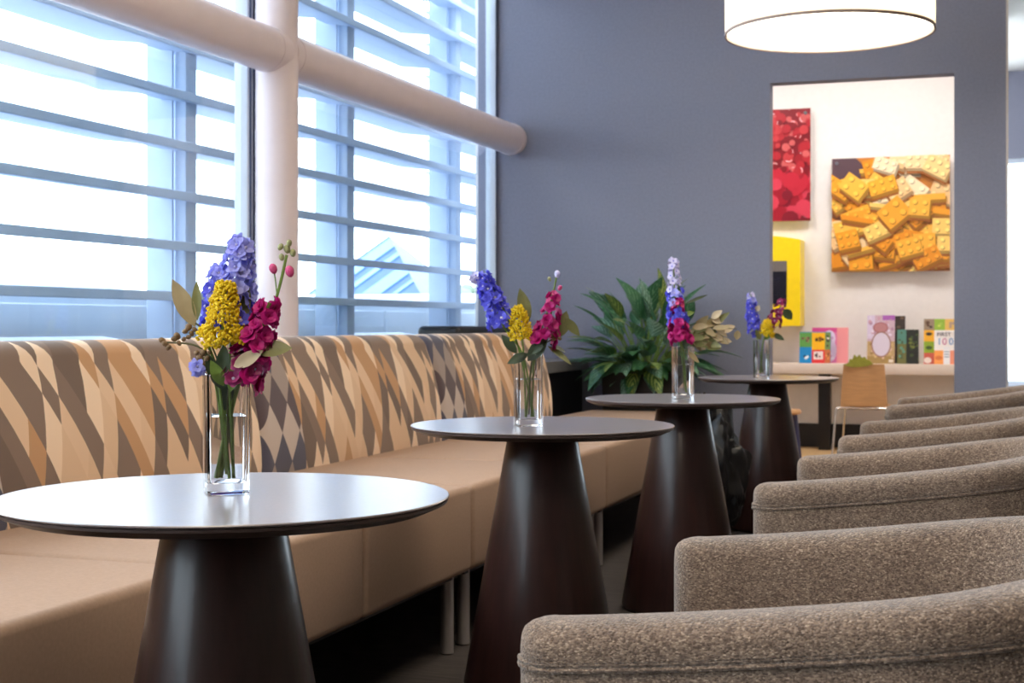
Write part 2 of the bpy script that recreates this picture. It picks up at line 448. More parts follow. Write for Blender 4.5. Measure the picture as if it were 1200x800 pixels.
# windows
def window(name, y0, y1, muls):
    z0, z1 = 0.805, CEIL
    root = struct(name, bx(XW - 0.04, XW + 0.04, y0, y1, z0, z0 + 0.05), 'frame')
    struct('head_frame', bx(XW - 0.04, XW + 0.04, y0, y1, z1 - 0.06, z1), 'frame', root)
    ys = [y0] + muls + [y1]
    for a, jw in ((y0, 0.035), (y1 - 0.035, 0.035)):
        struct('jamb', bx(XW - 0.035, XW + 0.035, a, a + jw, z0 + 0.05, z1 - 0.06, bevel=0.006), 'frame', root)
        struct('gasket', bx(XW + 0.03, XW + 0.04, a + 0.012, a + 0.022, z0 + 0.05, z1 - 0.06), 'gasket', root)
    for a in muls: struct('mullion', bx(XW - 0.04, XW + 0.04, a - 0.03, a + 0.03, z0 + 0.05, z1 - 0.06, bevel=0.006), 'frame', root)
    for a, b in zip(ys, ys[1:]):
        struct('pane', bx(XW - 0.003, XW + 0.003, a + 0.03, b - 0.03, z0 + 0.04, z1 - 0.05), 'pane', root)
    return root
window('window_1', -4.0, 5.735, [-0.75, 2.45])
window('window_2', 5.735, YF, [])

# round steel column and horizontal tubes
tag(obj('steel_column', lathe(bmesh.new(), [(0.095, 0.805), (0.095, CEIL)], 40), 'pipe'), 'pale pinkish round vertical column standing in front of the window', 'column').location = (-3.10, 5.78, 0)
P = []
pz = 2.235
t1 = thing('tube_rail', 'pale pink horizontal steel tube running from column to grey wall', 'pipe', (-3.10, 5.78, pz))
obj('tube', tb([(0, 0.02, 0), (0, 3.2, 0)], 0.1, 40), 'pipe', t1)
obj('end_cap', tb([(0, 3.165, 0), (0, 3.218, 0)], 0.104, 40), 'pipe', t1)
obj('weld_collar', tb([(0, 0.085, 0), (0, 0.11, 0)], 0.102, 40), 'pipe', t1)
t2 = thing('tube_rail', 'pale pink horizontal steel tube crossing the left window to the column', 'pipe', (-3.10, 5.78, pz))
obj('tube', tb([(0, -9.7, 0), (0, -0.02, 0)], 0.1, 40), 'pipe', t2)
obj('weld_collar', tb([(0, -0.11, 0), (0, -0.085, 0)], 0.102, 40), 'pipe', t2)

# ------------------------------------------------------------------ outside the windows
struct('ground', bx(-80, XW - 0.1, -30, 90, -0.5, -0.3), 'ground')
XL = -3.75
pr = struct('wall_parapet', bx(-4.35, -4.2, -6, 14, -0.3, 1.17), 'parapet')
for k in range(14): struct('panel', bx(-4.205, -4.185, -5.98 + k * 1.4, -4.62 + k * 1.4, -0.2, 1.12, bevel=0.006), 'parapet', pr)
STEP = 0.236
zs = [0.92 + STEP * k for k in range(12)]
names = {6.08: 'pale blue metal sun louvre bay outside the left window', 7.86: 'pale blue metal sun louvre bay outside the window between column and next post',
         9.64: 'pale blue metal sun louvre bay beside the grey wall corner', 11.42: 'pale blue metal sun louvre bay beyond the grey wall'}
slat_a = None
for ye, lab in names.items():
    ys = ye - 1.78
    t = thing('sun_louvre', lab, 'louvre', (XL, ye, -0.3), 0, 'sun louvres outside')
    obj('post', bx(-0.03, 0.03, -0.05, 0.05, 0, 4.2, bevel=0.005), 'louver', t)
    obj('bracket_plate', bx(-0.17, -0.03, -0.075, -0.06, 0, 4.2), 'louver', t)
    obj('bracket_plate', bx(-0.17, -0.03, 0.06, 0.075, 0, 4.2), 'louver', t)
    if slat_a is None:
        m1 = Matrix.Rotation(math.radians(7), 4, 'Y')
        b1 = bmesh.new(); box(b1, -0.10, 0.06, -1.78, 0.0, -0.012, 0.012, bevel=0.006, mat=m1)
        b2 = bmesh.new(); box(b2, -0.33, -0.105, -1.55, -0.22, -0.009, 0.009, bevel=0.004, mat=m1)
        b3 = bmesh.new(); box(b3, 0.055, 0.075, -1.78, 0.0, -0.022, 0.022, bevel=0.005)
        meshes = []
        for nm, b in (('a', b1), ('b', b2), ('c', b3)):
            me = bpy.data.meshes.new('slat_' + nm); b.to_mesh(me); b.free(); me.materials.append(M['louver']); meshes.append(me)
        slat_a = meshes
    for z in zs:
        s = bpy.data.objects.new('slat', slat_a[0]); COL.objects.link(s); s.parent = t; s.location = (0, 0, z + 0.3)
        for nm, me in (('outer_blade', slat_a[1]), ('nosing', slat_a[2])):
            q = bpy.data.objects.new(nm, me); COL.objects.link(q); q.parent = s
# far glass gable and hazy trees
g = thing('glass_gable', 'blue glass pyramid roof seen far off through the window louvres', 'building', (-18.5, 41.2, 0))
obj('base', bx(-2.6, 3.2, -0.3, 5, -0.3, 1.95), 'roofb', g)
bm = bmesh.new()
apex = bm.verts.new((-0.6, 2.0, 3.9)); cr = [bm.verts.new(p) for p in ((-2.6, 0, 1.95), (1.35, 0, 1.95), (1.35, 4, 1.95), (-2.6, 4, 1.95))]
for a, b in zip(cr, cr[1:] + cr[:1]): bm.faces.new((a, b, apex))
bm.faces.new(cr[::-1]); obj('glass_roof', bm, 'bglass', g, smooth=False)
A = Vector((-2.6, 0, 1.95)); B = Vector((1.35, 0, 1.95)); T = Vector((-0.6, 2.0, 3.9))
for a, b in ((0.06, 0.2), (0.3, 0.36), (0.5, 0.66), (0.76, 0.8)):
    p1 = A.lerp(B, a); p2 = A.lerp(B, b); q1 = T.lerp(B, a); q2 = T.lerp(B, b)
    bm = bmesh.new(); off = Vector((0, -0.03, 0.03))
    v1 = [bm.verts.new(p + off) for p in (p1, p2, q2, q1)]; v2 = [bm.verts.new(p + off * 0.2) for p in (p1, p2, q2, q1)]
    bm.faces.new(v1); bm.faces.new(v2[::-1])
    for i in range(4): bm.faces.new((v1[i], v2[i], v2[(i + 1) % 4], v1[(i + 1) % 4]))
    bmesh.ops.recalc_face_normals(bm, faces=bm.faces); obj('glass_panel', bm, 'bglass2', g, smooth=False)
for k, (x, y, r, lab) in enumerate(((-19.0, 51, 0.85, 'hazy pale tree right beside the far glass roof'), (-17.6, 52, 0.65, 'small hazy pale bush farthest right past the glass roof'))):
    t = thing('distant_tree', lab, 'tree', (x, y, -0.3))
    obj('trunk', tb([(0, 0, 0), (0, 0, 2.0)], 0.08, 6), 'bark', t)
    bm = bmesh.new()
    for q in range(9):
        a = random.uniform(0, 6.28); m = Matrix.Translation((math.cos(a) * r * 0.6, math.sin(a) * r * 0.6, 2.2 + random.uniform(-0.3, 0.45)))
        bmesh.ops.create_icosphere(bm, subdivisions=2, radius=r * random.uniform(0.4, 0.6), matrix=m)
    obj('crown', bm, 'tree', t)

# ------------------------------------------------------------------ banquette modules
def seat_block(y0, y1, x_back=-2.48, x_front=-1.6, seam=True):
    """two upholstered halves with a pinched seam between"""
    bm = bmesh.new(); box(bm, x_back, x_front, y0 + 0.004, y1 - 0.004, 0.25, 0.52, bevel=0.022, seg=4)
    return bm

def back_mesh(y0, y1):
    """profile swept along Y with rounded ends; UV in metres (u along Y from the near end, v along the profile)"""
    prof = []
    fx0, fz0, fx1, fz1 = -2.335, 0.50, -2.405, 0.92
    for k in range(9):
        t = k / 8; prof.append((fx0 + (fx1 - fx0) * t + 0.028 * math.sin(PI * t) ** 0.8, fz0 + (fz1 - fz0) * t))
    cx_, cz_, r = -2.475, 0.915, 0.07
    for k in range(1, 10):
        a = math.radians(4 + 172 * k / 10); prof.append((cx_ + r * 1.0 * math.cos(a), cz_ + 0.062 * math.sin(a) + 0.004))
    prof += [(-2.548, 0.88), (-2.552, 0.7), (-2.55, 0.40), (-2.36, 0.40)]
    vv = [0.0]
    for a, b in zip(prof, prof[1:]): vv.append(vv[-1] + math.dist(a, b))
    cxm, czm = -2.45, 0.70
    stations = []
    L = y1 - y0; R = 0.045
    for k in range(7):
        a = PI / 2 * k / 6; stations.append((R * (1 - math.sin(a)), 1 - math.cos(a)))
    st = [(y0 + d, s) for d, s in reversed(stations)][0:0]
    st = []
    for k in range(7):
        a = PI / 2 * k / 6; st.append((y0 + R * (1 - math.cos(a)), math.sin(a)))
    for k in range(1, 14): st.append((y0 + R + (L - 2 * R) * k / 14, 1.0))
    for k in range(6, -1, -1):
        a = PI / 2 * k / 6; st.append((y1 - R * (1 - math.cos(a)), math.sin(a)))
    me = bpy.data.meshes.new('backrest'); V = []; F = []; UV = []
    n = len(prof)
    for y, s in st:
        ins = 0.035 * (1 - s)
        for (x, z) in prof:
            dx, dz = x - cxm, z - czm; d = math.hypot(dx, dz)
            V.append((x - dx / d * ins, y, z - dz / d * ins))
    uvv = [(y - y0, v) for y, s in st for v in vv]
    for i in range(len(st) - 1):
        for k in range(n):
            k2 = (k + 1) % n
            F.append((i * n + k, (i + 1) * n + k, (i + 1) * n + k2, i * n + k2))
    F.append(tuple(range(n))); F.append(tuple(range((len(st) - 1) * n, len(st) * n))[::-1])
    me.from_pydata(V, [], F)
    ul = me.uv_layers.new(name='UVMap')
    for pl in me.polygons:
        for li in pl.loop_indices:
            ul.data[li].uv = uvv[me.loops[li].vertex_index]
    bmx = bmesh.new(); bmx.from_mesh(me); bmesh.ops.recalc_face_normals(bmx, faces=bmx.faces); bmx.to_mesh(me); bmx.free()
    return me

def leg_post(t, x, y):
    g_ = obj('leg', tb([(x, y, 0.004), (x, y, 0.255)], 0.021, 20), 'steel', t)
    obj('foot_pad', tb([(x, y, 0.0), (x, y, 0.006)], 0.019, 16), 'black', g_)

Y0s = [1.07, 2.67, 4.27, 5.87]
labs = ['tan banquette unit with harlequin back nearest the camera, beyond the left edge', 'tan banquette unit with harlequin back behind the nearest round table',
        'middle tan banquette unit with harlequin back behind the second table', 'farthest tan banquette unit with a harlequin back, next to the plant']
for y0, lab in zip(Y0s, labs):
    y1 = y0 + 1.6; ym = (y0 + y1) / 2
    t = thing('banquette_unit', lab, 'banquette', (0, 0, 0), 0, 'banquette units along the window')
    obj('seat', seat_block(y0, ym), 'tan', t); obj('seat', seat_block(ym, y1), 'tan', t)
    mobj('backrest', back_mesh(y0 + 0.002, y1 - 0.002), 'pattern', t)
    obj('underframe', bx(-2.45, -1.64, y0 + 0.03, y1 - 0.03, 0.232, 0.252), 'black', t)
    for y in (y0 + 0.07, y1 - 0.07):
        for x in (-1.66, -2.40): leg_post(t, x, y)
# backless end unit with a rounded far corner
t = thing('banquette_unit', 'backless tan end seat of the banquette with rounded far corner', 'banquette', (0, 0, 0), 0, 'banquette units along the window')
pl = [(-1.6, 7.474), (-1.6, 7.75)]
for k in range(1, 9):
    a = PI / 2 * k / 8; pl.append((-2.12 + 0.52 * math.cos(a), 7.75 + 0.52 * math.sin(a)))
pl += [(-2.36, 8.27), (-2.38, 7.474)]
bm = bmesh.new(); vb = [bm.verts.new((x, y, 0.25)) for x, y in pl]; f = bm.faces.new(vb)
ex = bmesh.ops.extrude_face_region(bm, geom=[f]); bmesh.ops.translate(bm, vec=(0, 0, 0.27), verts=[e for e in ex['geom'] if isinstance(e, bmesh.types.BMVert)])
bmesh.ops.recalc_face_normals(bm, faces=bm.faces)
bmesh.ops.bevel(bm, geom=[e for e in bm.edges if abs(e.verts[0].co.z - e.verts[1].co.z) < 1e-4], offset=0.02, segments=3, profile=0.5, affect='EDGES')
obj('seat', bm, 'tan', t)
for x, y in ((-1.66, 7.55), (-2.3, 7.55), (-2.25, 8.15)): leg_post(t, x, y)

# black padded case on the sill behind the banquette
t = thing('padded_case', 'low black padded case lying behind the far banquette back', 'case', (-2.86, 7.6, 0.805))
bm = bmesh.new(); box(bm, -0.12, 0.12, -0.5, 0.55, 0.0, 0.21, bevel=0.03, seg=4)
for v in bm.verts:
    if v.co.z > 0.1: v.co.z += 0.01 * math.sin(v.co.y * 7)
obj('body', bm, 'black', t); obj('zip', bx(0.121, 0.125, -0.45, 0.5, 0.12, 0.13), 'gasket', t)

# ------------------------------------------------------------------ tables
def make_table(lab, loc):
    t = thing('round_table', lab, 'table', loc, 0, 'round cone-base tables')
    top = obj('table_top', lt([(0.345, 0.752), (0.3495, 0.7545), (0.35, 0.7565), (0.3485, 0.758)], 96), 'tabletop', t)
    obj('edge_band', lt([(0.318, 0.737), (0.321, 0.7365), (0.3475, 0.748), (0.348, 0.7525)], 96), 'table_edge', top)
    obj('cone_base', lt([(0.218, 0.012), (0.2195, 0.02), (0.0925, 0.728), (0.089, 0.7365)], 72), 'cone', t)
    obj('foot_ring', lt([(0.205, 0.0), (0.21, 0.012)], 48), 'black', t)
    return t
tabs = [(-1.16, 1.993), (-1.18, 3.675), (-1.124, 5.157), (-1.16, 7.32)]
tl = ['round taupe table with dark cone base nearest the camera', 'second round table from the camera, dark cone base and taupe top',
      'third round table from the camera, before the leafy plant', 'farthest round table with cone base near the doorway']
for (x, y), lab in zip(tabs, tl): make_table(lab, (x, y, 0))

# ------------------------------------------------------------------ armchairs
HW, L1, RB = 0.37, 0.40, 0.27
def chair_path():
    pts = []
    for k in range(13): pts.append((L1 * k / 12, -HW))
    w = HW - RB
    for k in range(1, 11):
        a = -PI / 2 + PI / 2 * k / 10; pts.append((L1 + RB * math.cos(a), -w + RB * math.sin(a)))
    for k in range(1, 5): pts.append((L1 + RB, -w + 2 * w * k / 5))
    for k in range(0, 11):
        a = PI / 2 * k / 10; pts.append((L1 + RB * math.cos(a), w + RB * math.sin(a)))
    for k in range(1, 13): pts.append((L1 - L1 * k / 12, HW))
    return pts
def top_h(x): 
    s = max(0.0, x); return 0.654 + 0.09 * s + 0.07 * s * s
def chair_sections():
    pts = chair_path(); n = len(pts); out = []
    for i, (x, y) in enumerate(pts):
        a = pts[max(i - 1, 0)]; b = pts[min(i + 1, n - 1)]
        tx, ty = b[0] - a[0], b[1] - a[1]; l = math.hypot(tx, ty)
        out.append(((x, y), (ty / l, -tx / l), (tx / l, ty / l), top_h(x)))
    return out
def armchair_meshes():
    secs = chair_sections()
    R = 0.05; ext = []
    for k in range(6):                                  # rounded ends of the arms
        a = PI / 2 * k / 6; ext.append((R * math.cos(a), math.sin(a)))
    first = [((secs[0][0][0] - d, secs[0][0][1]), secs[0][1], secs[0][3] - 0.028 * (1 - s) ** 1.3, max(s, 0.12)) for d, s in ext]
    last = [((secs[-1][0][0] - d, secs[-1][0][1]), secs[-1][1], secs[-1][3] - 0.028 * (1 - s) ** 1.3, max(s, 0.12)) for d, s in reversed(ext)]
    allp = first + [(p, n, h, 1.0) for p, n, t, h in secs] + last
    bm = bmesh.new(); rings = []
    for (p, n, h, k) in allp:
        sec = [(0.040, 0.15), (0.044, 0.30), (0.046, h - 0.062), (0.044, h - 0.056), (0.051, h - 0.048)]
        for q in range(1, 12):
            a = PI * q / 12; sec.append((0.053 * math.copysign(abs(math.cos(a)) ** 0.75, math.cos(a)), h - 0.045 + 0.045 * math.sin(a) ** 0.8))
        sec += [(-0.053, h - 0.06), (-0.048, 0.40), (-0.046, 0.15)]
        rings.append([bm.verts.new((p[0] + n[0] * o * k, p[1] + n[1] * o * k, z)) for o, z in sec])
    m = len(rings[0])
    for a, b in zip(rings, rings[1:]):
        for k in range(m): bm.faces.new((a[k], a[(k + 1) % m], b[(k + 1) % m], b[k]))
    bm.faces.new(rings[0][::-1]); bm.faces.new(rings[-1])
    bmesh.ops.recalc_face_normals(bm, faces=bm.faces)
    shell = bm
    pip = []
    for dz in (0.051, 0.058):
        pts = [(allp[i][0][0] + allp[i][1][0] * (0.0450 * allp[i][3] + 0.0015), allp[i][0][1] + allp[i][1][1] * (0.0450 * allp[i][3] + 0.0015), allp[i][2] - dz + 0.028 * (1 - allp[i][3]) ** 1.3) for i in range(len(allp))]
        pip.append(tb(pts, 0.0042, 8))
    seat = bmesh.new(); box(seat, 0.0, L1 + 0.20, -0.284, 0.284, 0.27, 0.435, bevel=0.04, seg=4)
    for v in seat.verts:
        if v.co.z > 0.4: v.co.z += 0.018 * (1 - ((v.co.x - 0.3) / 0.35) ** 2) * (1 - (v.co.y / 0.3) ** 2)
    base = bmesh.new(); box(base, 0.0, L1 + 0.2, -0.30, 0.30, 0.155, 0.265, bevel=0.015, seg=2)
    leg = lt([(0.014, 0.0), (0.022, 0.16)], 16)
    return shell, pip, seat, base, leg
def make_armchair(lab, loc, rz):
    t = thing('armchair', lab, 'armchair', loc, rz, 'tweed tub armchairs')
    shell, pip, seat, base, leg = armchair_meshes()
    obj('arm_and_back_shell', shell, 'tweed', t)
    for b in pip: obj('piping', b, 'tweed', t)
    obj('seat_cushion', seat, 'tweed', t); obj('seat_base', base, 'tweed', t)
    lm = None
    for x, y in ((0.03, -0.3), (0.03, 0.3), (0.56, -0.22), (0.56, 0.22)):
        if lm is None: o = obj('leg', leg, 'wood_leg', t); lm = o.data
        else: o = bpy.data.objects.new('leg', lm); COL.objects.link(o); o.parent = t
        o.location = (x, y, 0)
    return t
def copy_tree(o, loc, rz, lab):
    c = o.copy(); COL.objects.link(c); c.location = loc; c.rotation_euler = (0, 0, rz); c['label'] = lab
    for ch in o.children:
        d = ch.copy(); COL.objects.link(d); d.parent = c
        for g2 in ch.children:
            e = g2.copy(); COL.objects.link(e); e.parent = d
    return c
ch0 = make_armchair('brown tweed tub armchair nearest the camera at the lower right', (-0.524, 2.125, 0), -0.045)
for y, x, lab in ((3.79, -0.525, 'second brown tweed tub armchair from the camera, facing second table'), (5.33, -0.50, 'third brown tweed tub armchair from the camera, facing third table'), (7.26, -0.50, 'farthest brown tweed tub armchair, facing table by the doorway')):
    copy_tree(ch0, (x, y, 0), 0.0, lab)

# ------------------------------------------------------------------ pendant lamps
def pendant(lab, x, y):
    z = 2.44
    t = thing('pendant_lamp', lab, 'lamp', (x, y, z), 0, 'drum pendant lamps')
    obj('shade', lt([(0.499, 0.0), (0.5, 0.36), (0.494, 0.36), (0.493, 0.0)], 96, False, False), 'shade', t)
    obj('diffuser', lt([(0.488, 0.008), (0.4885, 0.011)], 96), 'diff', t)
    obj('bulb', lt([(0.03, 0.12), (0.06, 0.15), (0.06, 0.2), (0.02, 0.24)], 20), M['bulb'], t)
    obj('rim', lt([(0.4925, -0.006), (0.5015, -0.006), (0.5015, 0.008), (0.4885, 0.008)], 96, False, False), 'rim', t)
    obj('rod', tb([(0, 0, 0.3), (0, 0, CEIL - z - 0.02)], 0.012, 12), 'steel', t)
    obj('canopy', lt([(0.07, CEIL - z - 0.03), (0.07, CEIL - z)], 24), 'frame', t)
    obj('spider', tb([(-0.49, 0, 0.32), (0, 0, 0.32), (0.49, 0, 0.32)], 0.006, 8), 'steel', t)
M['bulb'] = emit('lamp_bulb', (255, 234, 200), 110.0)
pendant('large white drum pendant lamp hanging over the far tables', -0.84, 7.17)
pendant('drum pendant lamp over the nearer tables, above the picture', -0.84, 4.1)
pendant('drum pendant lamp nearest the camera, above the picture', -0.84, 1.0)
for x, y in ((-2.3, 10.8), (-0.9, 10.8)):
    t = thing('ceiling_panel', 'flat square ceiling light in reading room' + (', left' if x < -2 else ', right'), 'ceiling light', (x, y, CEIL - 0.03))
    obj('frame', bx(-0.32, 0.32, -0.32, 0.32, 0.005, 0.03), 'frame', t); obj('diffuser', bx(-0.3, 0.3, -0.3, 0.3, -0.003, 0.004), 'panel', t)

# ------------------------------------------------------------------ reading room
def standoffs(t, w, h):
    for x in (0.04, w - 0.04):
        for z in (0.04, h - 0.04):
            o = obj('standoff', tb([(x, 0.05, z), (x, -0.012, z)], 0.014, 14), 'chrome', t)
W_ = 0.935
# yellow toy block picture
t = thing('wall_art', 'square acrylic photograph of piled yellow toy building blocks', 'picture', (-1.403, 12.19, 1.455))
obj('panel', bx(0, W_, 0, 0.012, 0, W_), 'acrylic', t)
rnd = random.Random(11); pol = [(rect(0, 0, W_, W_), (206, 130, 54))]
YEL = [(246, 176, 60), (250, 188, 76), (238, 160, 44), (252, 204, 110), (228, 146, 36)]; PALE = [(250, 214, 160), (252, 226, 186), (244, 198, 140)]
pol += [(disc(0.06, 0.82, 0.2, 0.16, 14), (92, 70, 78)), (disc(0.1, 0.5, 0.14, 0.08, 12), (110, 66, 40)), (disc(0.86, 0.55, 0.1, 0.09, 12), (110, 90, 100)), (disc(0.45, 0.6, 0.2, 0.12, 12), (120, 66, 24))]
def block(cx_, cz_, w, h, a, c, nx, nz):
    dk = tuple(int(v * 0.66) for v in c); lt_ = tuple(min(255, int(v * 1.06) + 12) for v in c)
    q = rrect(cx_, cz_, w, h, a); sh = (0.012, -0.026)
    pol.append(([(x + 0.008, z - 0.045) for x, z in q], (150, 88, 36)))
    pol.append(([(x + sh[0], z + sh[1]) for x, z in q], dk)); pol.append((q, c))
    cc, ss = math.cos(a), math.sin(a)
    for i in range(nx):
        for j in range(nz):
            lx, lz = w * ((i + 0.5) / nx - 0.5), h * ((j + 0.5) / nz - 0.5)
            px_, pz_ = cx_ + lx * cc - lz * ss, cz_ + lx * ss + lz * cc; r = 0.3 * min(w / nx, h / nz)
            pol.append((disc(px_ + 0.005, pz_ - 0.006, r, r, 10), dk)); pol.append((disc(px_, pz_, r * 0.92, r * 0.85, 10), lt_))
for k in range(110):
    cz_ = rnd.uniform(0, W_); cx_ = rnd.uniform(0, W_)
    if cx_ < 0.26 and cz_ > 0.74: continue
    pale = cx_ > 0.42 and cz_ > 0.6 or (cx_ < 0.2 and cz_ < 0.45 and k % 2)
    c = rnd.choice(PALE if pale else YEL)
    a = rnd.uniform(-0.7, 0.7)
    if k % 4 == 0: block(cx_, cz_, rnd.uniform(0.22, 0.32), rnd.uniform(0.03, 0.05), a * 0.5, c, 0, 0)
    else: block(cx_, cz_, rnd.uniform(0.14, 0.24), rnd.uniform(0.10, 0.15), a, c, rnd.choice((2, 3)), 2)
block(0.18, 0.70, 0.2, 0.15, -0.65, (248, 186, 70), 2, 2); block(0.41, 0.70, 0.22, 0.12, 0.28, (244, 172, 52), 3, 2)
block(0.50, 0.48, 0.22, 0.18, 0.7, (240, 164, 50), 2, 2); block(0.84, 0.84, 0.2, 0.14, -0.5, (250, 208, 140), 3, 2); block(0.7, 0.52, 0.16, 0.14, -0.1, (246, 178, 64), 2, 2)
print_mesh('printed_photo', pol, W_, W_, t, (0, -0.0008, 0)); standoffs(t, W_, W_)
# red bead picture
t = thing('wall_art', 'square acrylic photograph of glossy red beads, partly behind the wall', 'picture', (-1.577 - W_, 12.19, 1.885))
obj('panel', bx(0, W_, 0, 0.012, 0, W_), 'acrylic', t)
pol = [(rect(0, 0, W_, W_), (130, 20, 34))]
for k in range(330):
    z = rnd.uniform(0, W_); x = rnd.uniform(0, W_); r = rnd.uniform(0.02, 0.05) if z > 0.4 else rnd.uniform(0.04, 0.09)
    c = rnd.choice([(176, 34, 46), (156, 26, 38), (192, 56, 62), (130, 18, 30), (204, 92, 92)] if z > 0.4 else [(190, 36, 56), (160, 24, 44), (206, 60, 82), (128, 20, 40)])
    pol.append((disc(x, z, r, r, 10), c))
    if z > 0.35 and k % 3 == 0:
        a0 = rnd.uniform(0, 6); arc = [(x + r * 0.8 * math.cos(a0 + q * 0.4), z + r * 0.8 * math.sin(a0 + q * 0.4)) for q in range(5)]
        arc2 = [(x + r * 0.62 * math.cos(a0 + q * 0.4), z + r * 0.62 * math.sin(a0 + q * 0.4)) for q in range(4, -1, -1)]
        pol.append((arc + arc2, (248, 190, 196)))
print_mesh('printed_photo', pol, W_, W_, t, (0, -0.0008, 0)); standoffs(t, W_, W_)
# yellow wall kiosk with a dark screen
t = thing('wall_kiosk', 'bright yellow wall-mounted game kiosk with dark screen', 'kiosk', (-1.93, 12.25, 1.0))
bm = bmesh.new(); n = 16; front = []; 
out = [(-0.295, 0), (0.295, 0.012), (0.295, 0.72)]
for k in range(1, n): 
    x = 0.295 - 0.59 * k / n; out.append((x, 0.72 + 0.035 * math.sin(PI * k / n)))
out.append((-0.295, 0.72))
va = [bm.verts.new((x, -0.25, z)) for x, z in out]; vb = [bm.verts.new((x, 0.0, z)) for x, z in out]
bm.faces.new(va); bm.faces.new(vb[::-1])
for i in range(len(out)): bm.faces.new((va[i], vb[i], vb[(i + 1) % len(out)], va[(i + 1) % len(out)]))
bmesh.ops.recalc_face_normals(bm, faces=bm.faces)
obj('housing', bm, 'kiosk', t, smooth=False)
s_ = obj('screen', bx(-0.20, 0.185, -0.256, -0.251, 0.19, 0.46), 'screen', t)
obj('screen_top_bezel', bx(-0.20, 0.185, -0.256, -0.251, 0.46, 0.545), 'bezel', s_)
# long book ledge with a dark support
t = thing('book_ledge', 'long cream wall ledge holding children’s books'.replace('’', "'"), 'shelf', (0, 0, 0))
obj('board', bx(-3.2, -0.16, 11.86, 12.245, 0.625, 0.708, bevel=0.003), 'shelf', t)
obj('support_post', bx(-1.483, -1.387, 11.94, 12.04, 0.006, 0.625), 'black', t)
obj('support_post', bx(-2.75, -2.65, 11.94, 12.04, 0.006, 0.625), 'black', t)

def text_mesh(txt, size, m, parent, loc, squash=1.0):
    cu = bpy.data.curves.new('lettering', 'FONT'); cu.body = txt; cu.size = size; cu.extrude = 0.0002
    tmp = bpy.data.objects.new('tmp', cu); COL.objects.link(tmp)
    me = bpy.data.meshes.new_from_object(tmp); bpy.data.objects.remove(tmp, do_unlink=True)
    me.transform(Matrix.Rotation(PI / 2, 4, 'X') @ Matrix.Diagonal((squash, 1, 1, 1)))
    me.materials.clear(); o = mobj('lettering', me, m, parent, smooth=False); o.location = loc; return o
def book(lab, x, y, w, h, th, cover, patches, rz=0.0, lean=0.09, texts=()):
    t = thing('picture_book', lab, 'book', (x, y, 0.709), rz, 'books on the ledge')
    t.rotation_euler = (-lean, 0, rz)
    cm = plain('book_cover', cover, 0.4, noise=0.03)
    obj('front_cover', bx(0, w, 0, 0.003, 0, h), cm, t); obj('back_cover', bx(0, w, th - 0.003, th, 0, h), cm, t)
    obj('spine', bx(0, 0.003, 0.003, th - 0.003, 0, h), cm, t); obj('pages', bx(0.004, w - 0.004, 0.0032, th - 0.0032, 0.003, h - 0.003), 'paper', t)
    print_mesh('cover_print', patches, w, h, t, (0, -0.0006, 0))
    for tx, sz, mm, lx, lz, sq in texts: text_mesh(tx, sz, mm, t, (lx, -0.004, lz), sq)
    return t
def speck(x0, z0, x1, z1, cols, n, r, seed):
    q = random.Random(seed); return [(disc(q.uniform(x0 + r, x1 - r), q.uniform(z0 + r, z1 - r), r * q.uniform(0.5, 1), r * q.uniform(0.5, 1.0), 7), q.choice(cols)) for _ in range(n)]
DK = [(40, 30, 30), (90, 60, 40), (240, 236, 226)]
# animals book
p = [(rect(0, 0, .25, .25), (60, 160, 210)), (rect(0, .12, .1, .25), (96, 160, 80)), (rect(0, 0, .1, .13), (32, 140, 206)), (rect(.1, .11, .205, .25), (250, 190, 30)), (rect(.1, 0, .205, .11), (222, 58, 60)), (rect(.205, .11, .25, .25), (120, 150, 90)), (rect(.205, 0, .25, .11), (200, 112, 70)), (rect(.115, .03, .19, .095), (246, 226, 222))]
p += speck(.01, .16, .09, .22, [(110, 80, 70), (150, 130, 90)], 8, .014, 1) + speck(.01, .02, .09, .07, [(20, 30, 60), (240, 250, 255)], 8, .013, 2) + speck(.11, .17, .2, .22, [(50, 34, 24), (140, 90, 30)], 7, .014, 3) + speck(.12, .035, .185, .09, [(60, 30, 40), (150, 80, 90)], 6, .012, 4) + speck(.208, .12, .248, .24, DK, 6, .012, 5) + speck(.208, .01, .248, .1, [(60, 40, 30), (230, 160, 90)], 5, .01, 6)
book('small picture book with blue, green, yellow and red animal squares', -1.641, 11.98, 0.25, 0.255, 0.02, (60, 150, 200), p)
p = [(rect(0, 0, .3, .29), (244, 156, 160)), (rect(0, .255, .2, .29), (220, 80, 150)), (rect(0, 0, .2, .255), (226, 120, 176)), (disc(.14, .2, .05, .07, 12), (232, 214, 240)), (disc(.15, .1, .05, .09, 12), (222, 196, 226)), (disc(.12, .05, .05, .05, 12), (238, 220, 240))]
p += speck(.08, 0.01, .19, .25, [(236, 222, 244), (206, 160, 206)], 20, .016, 8)
book('pink picture book behind the animal squares book', -1.55, 12.06, 0.29, 0.29, 0.02, (240, 150, 158), p)
